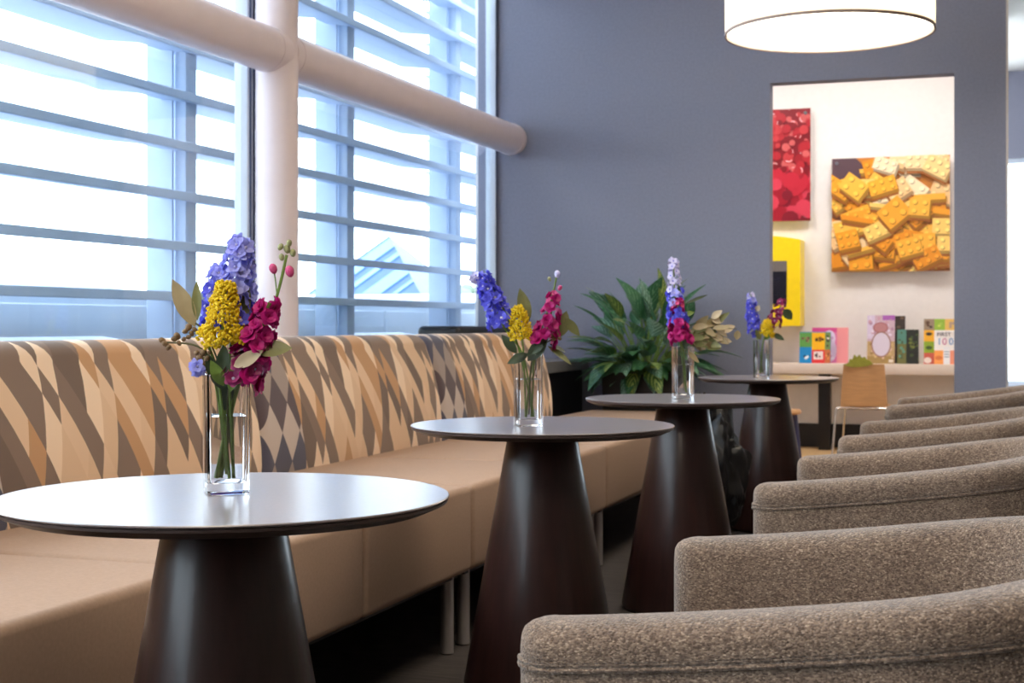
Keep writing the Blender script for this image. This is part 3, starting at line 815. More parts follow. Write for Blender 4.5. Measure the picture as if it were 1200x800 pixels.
# oval frame book (no figure in the oval)
p = [(rect(0, 0, .22, .39), (206, 180, 196)), (rect(0, 0, .22, .18), (196, 166, 118)), (rect(0, 0, .22, .06), (170, 140, 84)), (rect(.12, .35, .22, .39), (170, 96, 186)), (rect(.0, .2, .06, .39), (222, 208, 232))]
p += speck(0, .2, .22, .39, [(232, 220, 240), (180, 140, 170), (206, 160, 180)], 26, .016, 9) + speck(0, 0, .22, .18, [(214, 186, 132), (164, 132, 84), (226, 196, 170)], 26, .016, 10)
p += [(disc(.105, .29, .062, .045, 16), (168, 110, 120)), (disc(.105, .29, .05, .035, 16), (186, 130, 134)), (disc(.11, .155, .078, .105, 22), (156, 112, 104)), (disc(.11, .155, .068, .094, 22), (222, 212, 230)), (rect(.17, 0.01, .205, .035), (236, 224, 210))]
book('tall pale purple picture book with an oval medallion on its cover', -1.10, 11.97, 0.215, 0.39, 0.025, (200, 170, 190), p)
p = [(rect(0, 0, .2, .39), (58, 46, 42))] + speck(0, 0, .2, .39, [(86, 66, 54), (40, 46, 34), (110, 90, 72), (70, 30, 34)], 46, .022, 12)
book('tall dark brown book behind the oval medallion book', -1.01, 12.05, 0.2, 0.385, 0.02, (60, 44, 40), p)
p = [(rect(0, 0, .07, .28), (84, 140, 126)), (rect(0, 0, .07, .16), (110, 110, 60)), (rect(.07, 0, .2, .28), (24, 30, 24))] + speck(.08, .01, .19, .26, [(40, 56, 30), (60, 76, 36), (18, 20, 18), (110, 120, 50)], 26, .016, 13) + speck(0, 0.01, .07, .27, [(96, 160, 140), (70, 90, 60)], 14, .014, 14)
book('short dark green forest book beside the oval medallion book', -0.865, 11.975, 0.165, 0.275, 0.03, (26, 34, 26), p)
p = [(rect(0, 0, .27, .36), (240, 190, 80)), (rect(0, .27, .08, .36), (150, 130, 110)), (rect(.08, .27, .16, .36), (150, 190, 60)), (rect(.16, .27, .27, .36), (226, 186, 96)), (rect(0, .18, .08, .27), (242, 178, 40)), (rect(0, .09, .08, .18), (140, 170, 40)), (rect(0, 0, .08, .09), (200, 90, 70)), (rect(.08, 0, .16, .12), (244, 160, 80)), (rect(.16, 0, .27, .12), (236, 150, 120)), (rect(.08, .11, .27, .27), (246, 242, 240)), (rect(.15, .0, .2, .14), (240, 240, 244))]
p += speck(.01, .28, .07, .35, DK, 5, .016, 15) + speck(.1, .28, .15, .35, [(206, 220, 90), (170, 200, 80)], 4, .016, 16) + speck(.18, .28, .26, .35, [(180, 150, 130)], 5, .018, 17) + [(disc(.04, .24, .025, .014, 9), (40, 28, 22)), (disc(.04, .13, .026, .016, 9), (60, 90, 30)), (disc(.03, .03, .03, .025, 9), (240, 220, 210)), (disc(.115, .05, .03, .018, 9), (220, 120, 60)), (rect(.155, .095, .195, .102), (130, 150, 170)), (rect(.155, .075, .195, .082), (130, 150, 170)), (rect(.155, .055, .195, .062), (130, 150, 170))]
M['ink_dark'] = plain('ink_dark', (60, 56, 84), 0.5, noise=0.05); M['ink_teal'] = plain('ink_blue', (40, 130, 196), 0.5, noise=0.05); M['ink_pink'] = plain('ink_pink', (196, 90, 150), 0.5, noise=0.05)
book('yellow and green picture-grid book with FIRST 100 on a white panel', -0.66, 11.97, 0.27, 0.36, 0.025, (236, 186, 80), p,
     texts=(('FIRST', 0.045, 'ink_dark', 0.10, 0.222, 1.0), ('1', 0.075, 'ink_teal', 0.10, 0.155, 1.0), ('0', 0.075, 'ink_pink', 0.14, 0.155, 1.0), ('0', 0.075, 'ink_teal', 0.19, 0.155, 1.0)))

# child's chair
t = thing('child_chair', "child's plywood chair with chrome legs and green crest", 'chair', (-1.085, 11.55, 0.006), 0.0)
bm = bmesh.new()
def curved(bm, x0b, x0t, z0, z1, th, bow, nx=8, nz=6):
    fr, bk = [], []
    for j in range(nz + 1):
        tz = j / nz; hw = x0b + (x0t - x0b) * tz
        for i in range(nx + 1):
            x = -hw + 2 * hw * i / nx; z = z0 + (z1 - z0) * tz
            y = bow * (1 - (x / hw) ** 2) - 0.06 * (1 - tz) ** 2 * 0
            fr.append(bm.verts.new((x, -y, z))); bk.append(bm.verts.new((x, -y + th, z)))
    W2 = nx + 1
    for j in range(nz):
        for i in range(nx):
            a = j * W2 + i
            bm.faces.new((fr[a], fr[a + 1], fr[a + 1 + W2], fr[a + W2])); bm.faces.new((bk[a], bk[a + W2], bk[a + 1 + W2], bk[a + 1]))
    rim = [j for j in range(W2)] + [j * W2 + nx for j in range(1, nz + 1)] + [nz * W2 + i for i in range(nx - 1, -1, -1)] + [j * W2 for j in range(nz - 1, 0, -1)]
    for a, b in zip(rim, rim[1:] + rim[:1]): bm.faces.new((fr[a], bk[a], bk[b], fr[b]))
    bmesh.ops.recalc_face_normals(bm, faces=bm.faces)
curved(bm, 0.18, 0.155, 0.385, 0.71, 0.012, 0.03)
bk_ = obj('backrest', bm, 'ply', t)
# jagged green crest on the upper left of the back
crest = [(-0.15, 0.70), (-0.11, 0.725), (-0.105, 0.75), (-0.085, 0.745), (-0.07, 0.785), (-0.05, 0.765), (-0.03, 0.785), (-0.015, 0.76), (0.01, 0.768), (0.025, 0.745), (0.05, 0.74), (0.07, 0.712), (0.03, 0.695), (-0.02, 0.69), (-0.08, 0.685)]
bm = bmesh.new(); va = [bm.verts.new((x, -0.036, z)) for x, z in crest]; vb = [bm.verts.new((x, -0.014, z)) for x, z in crest]
bm.faces.new(va); bm.faces.new(vb[::-1])
for i in range(len(crest)): bm.faces.new((va[i], vb[i], vb[(i + 1) % len(crest)], va[(i + 1) % len(crest)]))
bmesh.ops.recalc_face_normals(bm, faces=bm.faces); c_ = obj('crest', bm, 'grass_paint', t, smooth=False); c_['label'] = 'jagged green crest'
obj('seat', bx(-0.18, 0.18, -0.01, 0.33, 0.37, 0.386, bevel=0.006), 'ply', t)
obj('seat_rail', bx(-0.12, 0.12, 0.0, 0.3, 0.355, 0.369), 'black', t)
for s in (-1, 1):
    obj('leg_frame', tb(bez([(s * 0.235, -0.05, 0.0), (s * 0.222, -0.03, 0.2), (s * 0.21, -0.015, 0.34), (s * 0.18, -0.012, 0.366), (0.0, -0.012, 0.366)], 6), 0.009, 10), 'chrome', t)
    obj('leg', tb([(s * 0.2, 0.31, 0.0), (s * 0.17, 0.28, 0.37)], 0.009, 10), 'chrome', t)
# small stool mostly hidden by the farthest table
t = thing('low_stool', 'low wooden-topped blue stool peeking out behind the farthest table', 'stool', (-1.585, 10.6, 0.006))
obj('seat', lt([(0.14, 0.37), (0.15, 0.385), (0.14, 0.40)], 32), 'ply', t)
for a in range(4): obj('leg', tb([(0.15 * math.cos(a * PI / 2 + .6), 0.15 * math.sin(a * PI / 2 + .6), 0), (0.11 * math.cos(a * PI / 2 + .6), 0.11 * math.sin(a * PI / 2 + .6), 0.37)], 0.02, 10), 'bluepl', t)
t = tag(obj('floor_cushion', bx(-0.16, 0.16, -0.2, 0.2, 0, 0.06, bevel=0.02, seg=3), 'yellow_mat'), 'flat yellow cushion on the reading room floor', 'cushion'); t.location = (-1.33, 9.75, 0.006)

# black crumpled bag between the third and fourth tables
t = thing('crumpled_bag', 'black glossy crumpled bag standing between the two far cone tables', 'bag', (-1.285, 6.35, 0.0))
bm = bmesh.new(); bmesh.ops.create_icosphere(bm, subdivisions=5, radius=1.0)
from mathutils import noise as mnoise
for v in bm.verts:
    d = v.co.copy(); f = 1 + 0.28 * mnoise.noise(d * 2.2) + 0.14 * abs(mnoise.noise(d * 6.0)) - 0.10 * abs(mnoise.noise(Vector((d.x * 9, d.y * 9, d.z * 2.5))))
    v.co = Vector((d.x * 0.17 * f, d.y * 0.16 * f, max(0.0, 0.33 + d.z * 0.34 * f)))
obj('body', bm, 'bagblk', t)
bm = bmesh.new()
for k in range(9):
    a = 2 * PI * k / 9; tube(bm, [(0.02 * math.cos(a), 0.02 * math.sin(a), 0.6), (0.05 * math.cos(a), 0.05 * math.sin(a), 0.68), (0.08 * math.cos(a), 0.07 * math.sin(a), 0.71 + 0.02 * math.sin(k * 3))], [0.016, 0.014, 0.004], 6)
obj('gathered_top', bm, 'bagblk', t)

# ------------------------------------------------------------------ plants and flowers
def leaf_mesh(L, Wd, bend=0.2, fold=0.25, nseg=7, tipw=0.9):
    """blade along +x, width along y, arching down in z; UV 0..1"""
    me = bpy.data.meshes.new('leaf'); V = []; F = []; UVv = []
    for i in range(nseg + 1):
        t = i / nseg; w = Wd * 0.5 * (math.sin(PI * min(1, t ** tipw)) ** 0.85 if 0 < t < 1 else 0.02)
        x = L * (t - 0.12 * bend * t * t); zc = -bend * L * t * t
        for k, s in enumerate((-1, -0.5, 0, 0.5, 1)):
            V.append((x, s * w, zc + abs(s) * w * fold)); UVv.append((t, (s + 1) / 2))
    for i in range(nseg):
        for k in range(4):
            a = i * 5 + k; F.append((a, a + 5, a + 6, a + 1))
    me.from_pydata(V, [], F); ul = me.uv_layers.new(name='UVMap')
    for pl_ in me.polygons:
        for li in pl_.loop_indices: ul.data[li].uv = UVv[me.loops[li].vertex_index]
    return me
def orient(o, p, d, up):
    d = Vector(d).normalized(); up = Vector(up); y = up.cross(d).normalized(); z = d.cross(y)
    m = Matrix((d, y, z)).transposed().to_4x4(); m.translation = Vector(p); o.matrix_local = m
def leaf_between(name, a, b, Wd, m, parent, up=(0, -1, 0.3), bend=0.08, fold=0.15):
    a, b = Vector(a), Vector(b); o = mobj(name, leaf_mesh((b - a).length, Wd, bend, fold), m, parent); orient(o, a, b - a, up); return o

# big variegated plant in a black square planter
pt = thing('planter', 'tall black square planter in the corner holding the leafy plant', 'planter', (-2.09, 8.55, 0))
bm = bmesh.new(); h_, s_ = 0.74, 0.2
rings = []
for r, z in ((0.185, 0.0), (0.2, 0.02), (0.215, 0.73), (0.215, 0.74), (0.195, 0.74), (0.19, 0.66)):
    rings.append([bm.verts.new((x * r, y * r, z)) for x, y in ((-1, -1), (1, -1), (1, 1), (-1, 1))])
for a, b in zip(rings, rings[1:]):
    for k in range(4): bm.faces.new((a[k], a[(k + 1) % 4], b[(k + 1) % 4], b[k]))
bm.faces.new(rings[0][::-1]); bm.faces.new(rings[-1]); obj('body', bm, 'black', pt, smooth=False)
obj('soil', bx(-0.19, 0.19, -0.19, 0.19, 0.66, 0.68), 'soil', pt)
pl_ = thing('leafy_plant', 'variegated green leafy plant with broad pointed leaves in black planter', 'plant', (-2.09, 8.55, 0.68))
lm = {k: [leaf_mesh(1.0, 0.33 + 0.06 * q, 0.25 + 0.12 * q, 0.22, 8, 0.8) for q in range(3)] for k in ('agla1', 'agla2', 'agla3')}
for k in lm:
    for me in lm[k]: me.materials.append(M[k])
rp = random.Random(5)
for k in range(136):
    az = k * 2.39996; el = math.radians(82 - 98 * ((k + 0.5) / 104) ** 0.85 + rp.uniform(-10, 10)) if k < 104 else math.radians(rp.uniform(-25, 45))
    if k >= 104: az = math.radians(rp.uniform(-165, -15))
    Lb = rp.uniform(0.2, 0.29); Ls = rp.uniform(0.16, 0.26) + 0.16 * math.sin(max(el, 0))
    hz = Vector((math.cos(az), math.sin(az), 0)); d1 = (hz * math.cos(max(el, 0.35)) + Vector((0, 0, math.sin(max(el, 0.35))))).normalized()
    b0 = Vector((rp.uniform(-0.05, 0.05), rp.uniform(-0.05, 0.05), 0.0)); b1 = b0 + d1 * Ls * (0.6 if k >= 104 else 1.0) + Vector((0, 0, 0.03))
    b1.y = min(b1.y, 0.16)
    d2 = hz * math.cos(el) + Vector((0, 0, math.sin(el)))
    if b1.y + d2.y * Lb > 0.3: 
        ny = (0.3 - b1.y) / Lb; k_ = math.sqrt(max(0.01, 1 - ny * ny) / max(0.01, d2.x ** 2 + d2.z ** 2)); d2 = Vector((d2.x * k_, ny, d2.z * k_))
    if b1.x + d2.x * Lb < -0.72: d2.x *= 0.6
    key = rp.choices(('agla1', 'agla2', 'agla3'), (5, 3.2, 1.8))[0]
    me = rp.choice(lm[key])
    o = bpy.data.objects.new('leaf', me); COL.objects.link(o); o.parent = pl_
    orient(o, b1, d2, Vector((0, 0, 1)) + hz * rp.uniform(-0.3, 0.5) + Vector((rp.uniform(-.4, .4), rp.uniform(-.4, .2), 0))); o.scale = (Lb,) * 3
    for p_ in me.polygons: p_.use_smooth = True
    bm = bmesh.new(); tube(bm, [b0 - Vector((0, 0, 0.02)), b0.lerp(b1, 0.5) + Vector((0, 0, 0.01)), b1], [0.005, 0.004, 0.003], 5)
    st = obj('leaf_stalk', bm, 'stem', pl_)

# glass vases
def rsq(hw, r, n=4):
    out = []
    for cx_, cy_, a0 in ((1, 1, 0), (-1, 1, PI / 2), (-1, -1, PI), (1, -1, 1.5 * PI)):
        for k in range(n + 1):
            a = a0 + PI / 2 * k / n; out.append(((hw - r) * cx_ + r * math.cos(a), (hw - r) * cy_ + r * math.sin(a)))
    return out
def ringmesh(levels):
    bm = bmesh.new(); rr = [[bm.verts.new((x, y, z)) for x, y in rsq(hw, r)] for hw, r, z in levels]; n = len(rr[0])
    for a, b in zip(rr, rr[1:]):
        for k in range(n): bm.faces.new((a[k], a[(k + 1) % n], b[(k + 1) % n], b[k]))
    bm.faces.new(rr[0][::-1]); bm.faces.new(rr[-1]); return bm
VH = 0.188
def vase(lab, loc, rz):
    t = thing('glass_vase', lab, 'vase', loc, rz, 'square glass vases on the tables')
    obj('glass_body', ringmesh([(0.0335, 0.006, 0.0), (0.0355, 0.006, 0.002), (0.0365, 0.006, VH - 0.001), (0.0355, 0.0055, VH), (0.032, 0.004, VH - 0.0005), (0.0305, 0.004, 0.022), (0.029, 0.004, 0.018)]), 'glass', t)
    obj('water', ringmesh([(0.0288, 0.004, 0.0185), (0.0302, 0.004, 0.0225), (0.0311, 0.004, 0.122)]), 'water', t)
    return t
vl = ['clear square glass vase on the nearest table', 'clear square glass vase on the second table', 'clear square glass vase on the third table before the plant', 'clear square glass vase on the farthest table']
# vase spots relative to table centres
TZ = 0.7582
vspots = [(-1.172, 2.018), (-1.197, 3.607), (-1.107, 5.084), (-1.172, 7.20)]
vscale = [1.0, 1.0, 1.0, 1.0]
for (x, y), lab, r, k in zip(vspots, vl, (38, 32, 28, 26), vscale): vase(lab, (x, y, TZ), math.radians(r)).scale = (k * 0.92, k * 0.92, k)

def floret_mesh(np_, L, Wd, cup, m, eye=None, rings=1):
    bm = bmesh.new()
    for rg in range(rings):
        for k in range(np_):
            a = 2 * PI * k / np_ + rg * 0.5; cu = cup + rg * 0.45; ll = L * (1 - 0.25 * rg)
            c, s = math.cos(a), math.sin(a); prev = None
            for i in range(4):
                t_ = i / 3; w = Wd * 0.5 * (0.35, 0.95, 1.0, 0.3)[i]
                rad = ll * t_ * math.cos(cu * (1 - 0.5 * t_)); z = ll * t_ * math.sin(cu) - (0.25 * ll * t_ ** 2 if rg == 0 else 0)
                row = [bm.verts.new((rad * c - q * w * s, rad * s + q * w * c, z + (0.12 * w if q else 0) + 0.1 * w * math.sin(k * 2.3 + i))) for q in (-1, 0, 1)]
                if prev:
                    for q in range(2): bm.faces.new((prev[q], row[q], row[q + 1], prev[q + 1]))
                prev = row
    for f in bm.faces: f.material_index = 0
    me = bpy.data.meshes.new('floret')
    if eye:
        nb = len(bm.faces); bmesh.ops.create_icosphere(bm, subdivisions=1, radius=L * 0.2, matrix=Matrix.Translation((0, 0, L * 0.15)))
        bm.faces.ensure_lookup_table()
        for f in bm.faces[nb:]: f.material_index = 1
    bm.to_mesh(me); bm.free(); me.materials.append(M[m])
    if eye: me.materials.append(M[eye])
    for p_ in me.polygons: p_.use_smooth = True
    return me
FL = {'blue': floret_mesh(5, 0.017, 0.0125, 0.45, 'blue', 'white_eye', 2), 'lav': floret_mesh(5, 0.018, 0.0125, 0.4, 'lav', 'pale', 2), 'pale': floret_mesh(5, 0.015, 0.013, 0.6, 'pale', 'blue'),
      'magenta': floret_mesh(6, 0.017, 0.016, 0.45, 'magenta', None, 3), 'plum': floret_mesh(6, 0.015, 0.014, 0.5, 'plum', 'pale', 2), 'pinkbud': floret_mesh(5, 0.011, 0.011, 1.1, 'pink')}
def cluster_mesh():
    bm = bmesh.new(); q = random.Random(3)
    for k in range(11):
        d = Vector((q.gauss(0, 1), q.gauss(0, 1), q.gauss(0, 0.7))).normalized() * q.uniform(0.5, 1) * 0.008
        bmesh.ops.create_icosphere(bm, subdivisions=1, radius=q.uniform(0.0026, 0.0042), matrix=Matrix.Translation(d))
    me = bpy.data.meshes.new('bloom_cluster'); bm.to_mesh(me); bm.free(); me.materials.append(M['yellow']); return me
CLU = cluster_mesh()
def bud_mesh(m, r):
    bm = bmesh.new(); bmesh.ops.create_icosphere(bm, subdivisions=2, radius=r)
    for v in bm.verts: v.co.z *= 1.5 - 0.3 * (v.co.z > 0)
    me = bpy.data.meshes.new('bud'); bm.to_mesh(me); bm.free(); me.materials.append(M[m]); return me
BUD = {'bud': bud_mesh('bud', 0.005), 'pink': bud_mesh('pink', 0.0065), 'seed': bud_mesh('seed', 0.0042), 'white': bud_mesh('pale', 0.009)}
rf = random.Random(21)
def put(name, me, parent, p, d, sc):
    o = bpy.data.objects.new(name, me); COL.objects.link(o); o.parent = parent
    d = Vector(d).normalized(); o.matrix_local = Matrix.Translation(p) @ d.to_track_quat('Z', 'Y').to_matrix().to_4x4() @ Matrix.Rotation(rf.uniform(0, 6.28), 4, 'Z') @ Matrix.Scale(sc, 4); return o
def flower(name, lab, cat, vi, pts, kind, t0, n, width, keys, sc=1.0, stem='stem', taper=True, r=0.0024, phase=0.0):
    """a cut flower standing in vase vi: stem through pts (x right, y away, z up) and florets from fraction t0 to the tip"""
    x, y = vspots[vi]; t = thing(name, lab, cat, (x, y, TZ), YAW, 'cut flowers in vases')
    t.scale = (vscale[vi],) * 3
    path = bez(pts, 8); obj('stem', tb(path, [r * 1.15] * 2 + [r] * (len(path) - 2), 7), stem, t)
    N = len(path) - 1
    for k in range(n):
        f = t0 + (1 - t0) * (k + 0.5) / n; i = min(int(f * N), N - 1); p = path[i].lerp(path[i + 1], f * N - i)
        ax = (path[i + 1] - path[i]).normalized(); s, q = frame_of(ax); a = k * 2.39996 + phase
        w = width * ((1.12 - 0.75 * ((f - t0) / (1 - t0)) ** 1.5) if taper else 1.0) * rf.uniform(0.75, 1.1)
        d = s * math.cos(a) + q * math.sin(a)
        if kind == 'floret': d = (d + Vector((rf.uniform(-.35, .35), rf.uniform(-.35, .35), rf.uniform(-.3, .3)))).normalized()
        key = keys[min(int((f - t0) / (1 - t0) * len(keys)), len(keys) - 1)]
        if isinstance(key, tuple): key = rf.choice(key)
        if kind == 'floret': put('floret', FL[key], t, p + d * w, d + ax * 0.35, sc * rf.uniform(0.85, 1.15) * (1.05 - 0.3 * (f - t0) / (1 - t0)))
        elif kind == 'cluster': put('bloom_cluster', CLU, t, p + d * w, d + ax, sc * rf.uniform(0.8, 1.3))
    return t
def sprig(lab, vi, pts, leaves=(), seeds=(), name='eucalyptus_sprig', cat='foliage', stem='stem_dark'):
    x, y = vspots[vi]; t = thing(name, lab, cat, (x, y, TZ), YAW, 'foliage in vases')
    t.scale = (vscale[vi],) * 3
    obj('stem', tb(bez(pts, 8), 0.0016, 6), stem, t)
    for (a, b, w, m, *rest) in leaves: leaf_between('leaf', a, b, w, m, t, rest[0] if rest else (0, -1, 0.3))
    for p in seeds: put('seed_pod', BUD['seed'], t, Vector(p), (rf.uniform(-1, 1), -0.3, rf.uniform(0, 1)), rf.uniform(0.8, 1.3))
    return t
B0 = (0.0, 0.0, 0.024)
# bouquet 1 (nearest table)
flower('delphinium', 'tall lavender blue delphinium spike in the nearest vase', 'flower', 0, [(-0.012, 0.005, 0.024), (0.002, 0.012, 0.2), (0.012, 0.014, 0.31), (0.022, 0.012, 0.395)], 'floret', 0.50, 40, 0.025, [('blue', 'lav'), 'lav', 'lav'], 1.15)
flower('delphinium', 'shorter lavender delphinium spike left in the nearest vase', 'flower', 0, [(0.008, 0.01, 0.024), (0.0, 0.02, 0.19), (-0.022, 0.025, 0.28), (-0.014, 0.02, 0.355)], 'floret', 0.58, 20, 0.019, ['blue', ('lav', 'blue'), 'lav'], 1.0)
flower('delphinium', 'low drooping blue delphinium bloom at nearest vase rim', 'flower', 0, [(0.0, 0.0, 0.03), (-0.012, -0.01, 0.16), (-0.028, -0.022, 0.212), (-0.042, -0.03, 0.193)], 'floret', 0.86, 5, 0.008, ['lav'], 0.75)
flower('goldenrod', 'bright yellow goldenrod plume in the nearest vase', 'flower', 0, [(0.012, -0.005, 0.024), (0.008, -0.02, 0.18), (0.0, -0.026, 0.25), (0.004, -0.022, 0.33)], 'cluster', 0.58, 120, 0.028, ['y'], 0.72, phase=1.0)
flower('goldenrod', 'small yellow goldenrod side plume low in the nearest vase', 'flower', 0, [(0.006, -0.008, 0.024), (-0.008, -0.022, 0.18), (-0.022, -0.03, 0.235), (-0.026, -0.03, 0.262)], 'cluster', 0.74, 16, 0.012, ['y'], 0.72)
flower('stock_flower', 'magenta stock flower stem in the nearest vase', 'flower', 0, [(-0.016, 0.0, 0.024), (0.012, -0.008, 0.15), (0.048, -0.018, 0.225), (0.072, -0.018, 0.30)], 'floret', 0.42, 38, 0.026, [('magenta', 'plum'), 'magenta', 'magenta'], 1.0, r=0.0034, taper=True)
t = flower('stock_flower', 'budding pink stock tip rising highest right in nearest vase', 'flower', 0, [(-0.01, 0.006, 0.024), (0.02, 0.0, 0.17), (0.075, -0.01, 0.29), (0.097, -0.008, 0.375)], 'floret', 0.99, 0, 0.01, ['magenta'])
for p, k, s in (((0.097, -0.008, 0.385), 'bud', 1.1), ((0.088, -0.012, 0.388), 'bud', .9), ((0.106, -0.006, 0.379), 'bud', 1), ((0.101, -0.01, 0.394), 'bud', .9), ((0.089, -0.01, 0.372), 'bud', 0.9), ((0.076, -0.012, 0.354), 'pink', 1), ((0.102, -0.012, 0.350), 'pink', 1.1)):
    put('bud', BUD[k], t, Vector(p), (rf.uniform(-.5, .5), 0, 1), s)
obj('side_stem', tb(bez([(0.082, -0.01, 0.31), (0.079, -0.012, 0.34), (0.076, -0.012, 0.350)], 4), 0.0011, 5), 'stem', t)
sprig('tan eucalyptus sprig with two big upright leaves, left in nearest vase', 0, [(0.01, 0, 0.03), (-0.005, -0.004, 0.18), (-0.03, -0.01, 0.25), (-0.046, -0.012, 0.268)],
      [((-0.046, -0.012, 0.262), (-0.083, -0.014, 0.338), 0.029, 'euc'), ((-0.043, -0.012, 0.272), (-0.045, -0.012, 0.335), 0.016, 'euc_g')],
      [(-0.062, -0.012, 0.255), (-0.057, -0.01, 0.262), (-0.052, -0.012, 0.252), (-0.047, -0.014, 0.258), (-0.056, -0.014, 0.246)])
sprig('brown seed pod sprig at far left of the nearest vase', 0, [(0.004, 0.004, 0.03), (-0.01, -0.008, 0.17), (-0.035, -0.02, 0.228), (-0.09, -0.02, 0.238)], [],
      [(-0.092, -0.02, 0.236), (-0.086, -0.02, 0.23), (-0.097, -0.018, 0.241), (-0.078, -0.02, 0.243), (-0.07, -0.02, 0.237), (-0.073, -0.02, 0.248), (-0.062, -0.02, 0.243), (-0.03, -0.028, 0.222), (-0.036, -0.028, 0.214), (-0.024, -0.03, 0.213), (-0.03, -0.03, 0.204), (-0.02, -0.03, 0.222), (-0.04, -0.03, 0.222)])
sprig('olive and pale leaves spreading right from the nearest vase', 0, [(0.0, 0.004, 0.03), (0.008, -0.02, 0.17), (0.03, -0.035, 0.2), (0.05, -0.035, 0.222)],
      [((0.05, -0.035, 0.224), (0.109, -0.03, 0.232), 0.032, 'euc_g', (0, -0.8, 0.6)), ((0.02, -0.045, 0.2), (0.066, -0.05, 0.226), 0.022, 'leaf_pale', (0, -1, 0.1)), ((0.01, 0.004, 0.25), (0.036, 0.0, 0.325), 0.028, 'euc_g'),
       ((0.0, -0.012, 0.13), (0.006, -0.02, 0.20), 0.026, 'leaf_dark'), ((0.018, -0.018, 0.17), (0.028, -0.028, 0.222), 0.022, 'leaf_dark'), ((0.01, -0.02, 0.17), (0.05, -0.03, 0.2), 0.018, 'leaf_dark'), ((-0.004, -0.024, 0.165), (-0.026, -0.036, 0.225), 0.02, 'leaf_dark'), ((0.0, -0.03, 0.175), (0.004, -0.04, 0.235), 0.024, 'leaf_dark'), ((0.002, -0.03, 0.17), (-0.016, -0.042, 0.21), 0.02, 'stem'), ((0.012, -0.03, 0.16), (0.024, -0.042, 0.212), 0.018, 'stem')])
# bouquet 2
flower('delphinium', 'deep blue delphinium spike curving left from second vase', 'flower', 1, [(0.012, 0, 0.024), (-0.012, -0.004, 0.18), (-0.058, -0.01, 0.25), (-0.095, -0.01, 0.33), (-0.118, -0.008, 0.395)], 'floret', 0.55, 34, 0.024, ['blue', 'blue', 'blue', ('blue', 'lav')], 1.25, phase=.4)
flower('delphinium', 'pale drooping delphinium tip at far left of second vase', 'flower', 1, [(0.01, 0.004, 0.024), (-0.03, 0.0, 0.22), (-0.10, 0.0, 0.37), (-0.145, -0.004, 0.385)], 'floret', 0.85, 9, 0.010, [('pale', 'lav'), 'pale'], 0.95)
flower('goldenrod', 'yellow goldenrod plume in the second vase', 'flower', 1, [(-0.008, -0.004, 0.024), (-0.012, -0.02, 0.18), (-0.018, -0.028, 0.24), (-0.03, -0.026, 0.312)], 'cluster', 0.60, 70, 0.027, ['y'], 0.85)
flower('stock_flower', 'magenta stock flower leaning right in second vase', 'flower', 1, [(-0.008, 0.0, 0.024), (0.012, -0.01, 0.17), (0.045, -0.018, 0.24), (0.068, -0.018, 0.345)], 'floret', 0.58, 26, 0.025, ['magenta', 'magenta', ('magenta', 'pinkbud')], 1.1, r=0.003)
t = flower('stock_flower', 'pale budding stem rising highest right in second vase', 'flower', 1, [(0.006, 0.004, 0.024), (0.02, 0.0, 0.2), (0.06, -0.004, 0.33), (0.075, -0.004, 0.395)], 'floret', 0.99, 0, 0.01, ['magenta'])
put('bud', BUD['white'], t, Vector((0.076, -0.004, 0.398)), (0, 0, 1), 0.85); put('bud', BUD['pink'], t, Vector((0.083, -0.004, 0.362)), (0.5, 0, 1), 0.9); put('bud', BUD['bud'], t, Vector((0.055, -0.004, 0.385)), (-.5, 0, 1), 1.0)
sprig('olive leaves with seeds spreading right from second vase', 1, [(0.0, 0.0, 0.03), (0.01, -0.015, 0.18), (0.05, -0.02, 0.22), (0.085, -0.02, 0.235)],
      [((0.082, -0.01, 0.232), (0.10, -0.01, 0.302), 0.036, 'euc_g'), ((0.095, -0.012, 0.282), (0.135, -0.016, 0.236), 0.026, 'euc_g'), ((0.05, -0.02, 0.21), (0.115, -0.03, 0.165), 0.024, 'euc_g', (0, -.6, 1)), ((0.055, -0.02, 0.215), (0.1, -0.02, 0.195), 0.018, 'leaf_dark', (0, -.6, 1)), ((0.0, 0.006, 0.27), (-0.022, 0.004, 0.362), 0.036, 'euc_g'),
       ((-0.002, -0.02, 0.17), (0.05, -0.035, 0.235), 0.038, 'leaf_dark'), ((0.0, -0.03, 0.19), (-0.055, -0.04, 0.165), 0.026, 'leaf_dark'), ((0.01, -0.034, 0.19), (0.036, -0.04, 0.232), 0.03, 'leaf_dark'), ((-0.03, -0.01, 0.19), (-0.07, -0.01, 0.24), 0.026, 'leaf_dark')],
      [(0.06, -0.03, 0.236), (0.068, -0.03, 0.228), (0.075, -0.03, 0.24), (0.08, -0.03, 0.23), (0.07, -0.03, 0.246)])
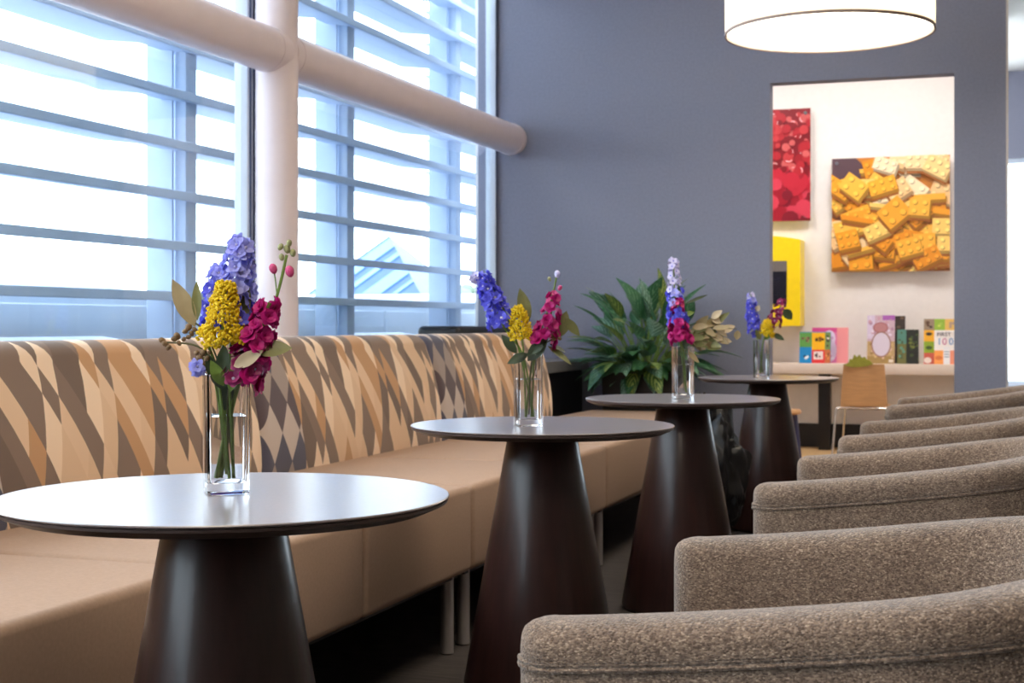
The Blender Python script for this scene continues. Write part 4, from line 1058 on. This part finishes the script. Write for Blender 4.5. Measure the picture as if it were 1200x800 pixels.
# bouquet 3
flower('delphinium', 'tall pale lilac delphinium spike in the third vase', 'flower', 2, [(0.008, 0, 0.024), (-0.008, 0.0, 0.19), (-0.028, 0.0, 0.36), (-0.033, 0.0, 0.495)], 'floret', 0.45, 40, 0.026, ['blue', ('blue', 'lav'), 'pale', 'pale'], 1.25)
flower('stock_flower', 'bright magenta stock spike low in the third vase', 'flower', 2, [(0.01, -0.004, 0.024), (0.0, -0.012, 0.17), (-0.02, -0.03, 0.25), (-0.02, -0.03, 0.35)], 'floret', 0.48, 36, 0.03, ['magenta', 'magenta', ('magenta', 'blue'), ('magenta', 'pinkbud')], 1.2)
lv = []
rl = random.Random(9)
for k in range(34):
    f = rl.uniform(0.0, 0.9); bx_, bz_ = 0.02 + 0.10 * f, 0.19 + 0.10 * f * rl.uniform(0.2, 1.3)
    a = rl.uniform(-0.75, 0.75); Lf = rl.uniform(0.045, 0.07)
    lv.append(((bx_, rl.uniform(-0.03, 0.02), bz_), (bx_ + Lf * math.cos(a), rl.uniform(-0.05, 0.03), bz_ + Lf * math.sin(a)), rl.uniform(0.02, 0.03), rl.choice(['euc', 'euc_g', 'euc', 'leaf_pale']), (0, -1, rl.uniform(-.3, .9))))
for k in range(16):
    bx_, bz_ = rl.uniform(0.02, 0.08), rl.uniform(0.18, 0.27); a = rl.uniform(-0.2, 1.0); Lf = rl.uniform(0.05, 0.075)
    lv.append(((bx_, rl.uniform(-0.03, 0.02), bz_), (bx_ + Lf * math.cos(a), rl.uniform(-0.05, 0.03), bz_ + Lf * math.sin(a)), rl.uniform(0.022, 0.03), rl.choice(['euc', 'euc_g', 'euc_g']), (0, -1, rl.uniform(-.3, .9))))
lv += [((0.13, -0.01, 0.24), (0.185, -0.01, 0.262), 0.03, 'leaf_pale'), ((0.12, -0.01, 0.215), (0.175, -0.01, 0.205), 0.022, 'leaf_pale'), ((0.195, -0.01, 0.245), (0.19, -0.012, 0.21), 0.026, 'euc'), ((0.01, 0.01, 0.34), (0.095, 0.03, 0.375), 0.012, 'leaf_dark'), ((0.0, 0.0, 0.3), (0.04, -0.01, 0.31), 0.02, 'stem'), ((0.015, -0.03, 0.17), (0.055, -0.035, 0.13), 0.02, 'euc'), ((0.0, -0.03, 0.18), (0.02, -0.04, 0.24), 0.03, 'leaf_dark')]
sprig('bushy tan and olive eucalyptus spray on right of third vase', 2, [(0.0, 0.0, 0.03), (0.012, 0.0, 0.18), (0.08, -0.005, 0.25), (0.19, -0.01, 0.25)], lv)
# bouquet 4
flower('delphinium', 'blue delphinium spike on the left of farthest vase', 'flower', 3, [(0.006, 0, 0.024), (-0.02, 0, 0.19), (-0.045, 0, 0.31), (-0.052, 0, 0.415)], 'floret', 0.42, 38, 0.024, ['blue', 'blue', 'blue', ('lav', 'pale')], 1.3)
flower('goldenrod', 'yellow goldenrod cluster in the farthest vase', 'flower', 3, [(-0.006, -0.004, 0.024), (0.006, -0.012, 0.17), (0.02, -0.02, 0.22), (0.034, -0.02, 0.285)], 'cluster', 0.62, 60, 0.034, ['y'], 1.1, taper=True)
flower('stock_flower', 'plum and pink stock flower leaning right in farthest vase', 'flower', 3, [(-0.01, 0.004, 0.024), (0.01, 0.0, 0.19), (0.06, -0.005, 0.28), (0.105, -0.004, 0.385)], 'floret', 0.60, 24, 0.026, ['plum', ('plum', 'pinkbud'), ('plum', 'pinkbud')], 1.35)
sprig('dark curled leaves on the right of the farthest vase', 3, [(0.0, 0.0, 0.03), (0.008, -0.01, 0.18), (0.06, -0.02, 0.24), (0.11, -0.02, 0.33)],
      [((0.105, -0.02, 0.34), (0.15, -0.02, 0.29), 0.05, 'leaf_dark'), ((0.05, -0.02, 0.22), (0.11, -0.03, 0.19), 0.03, 'leaf_dark'), ((-0.01, -0.03, 0.19), (-0.03, -0.04, 0.24), 0.03, 'euc_g'), ((-0.03, -0.02, 0.33), (-0.015, -0.03, 0.36), 0.028, 'leaf_pale'), ((0.02, -0.03, 0.19), (0.03, -0.04, 0.24), 0.03, 'stem')])
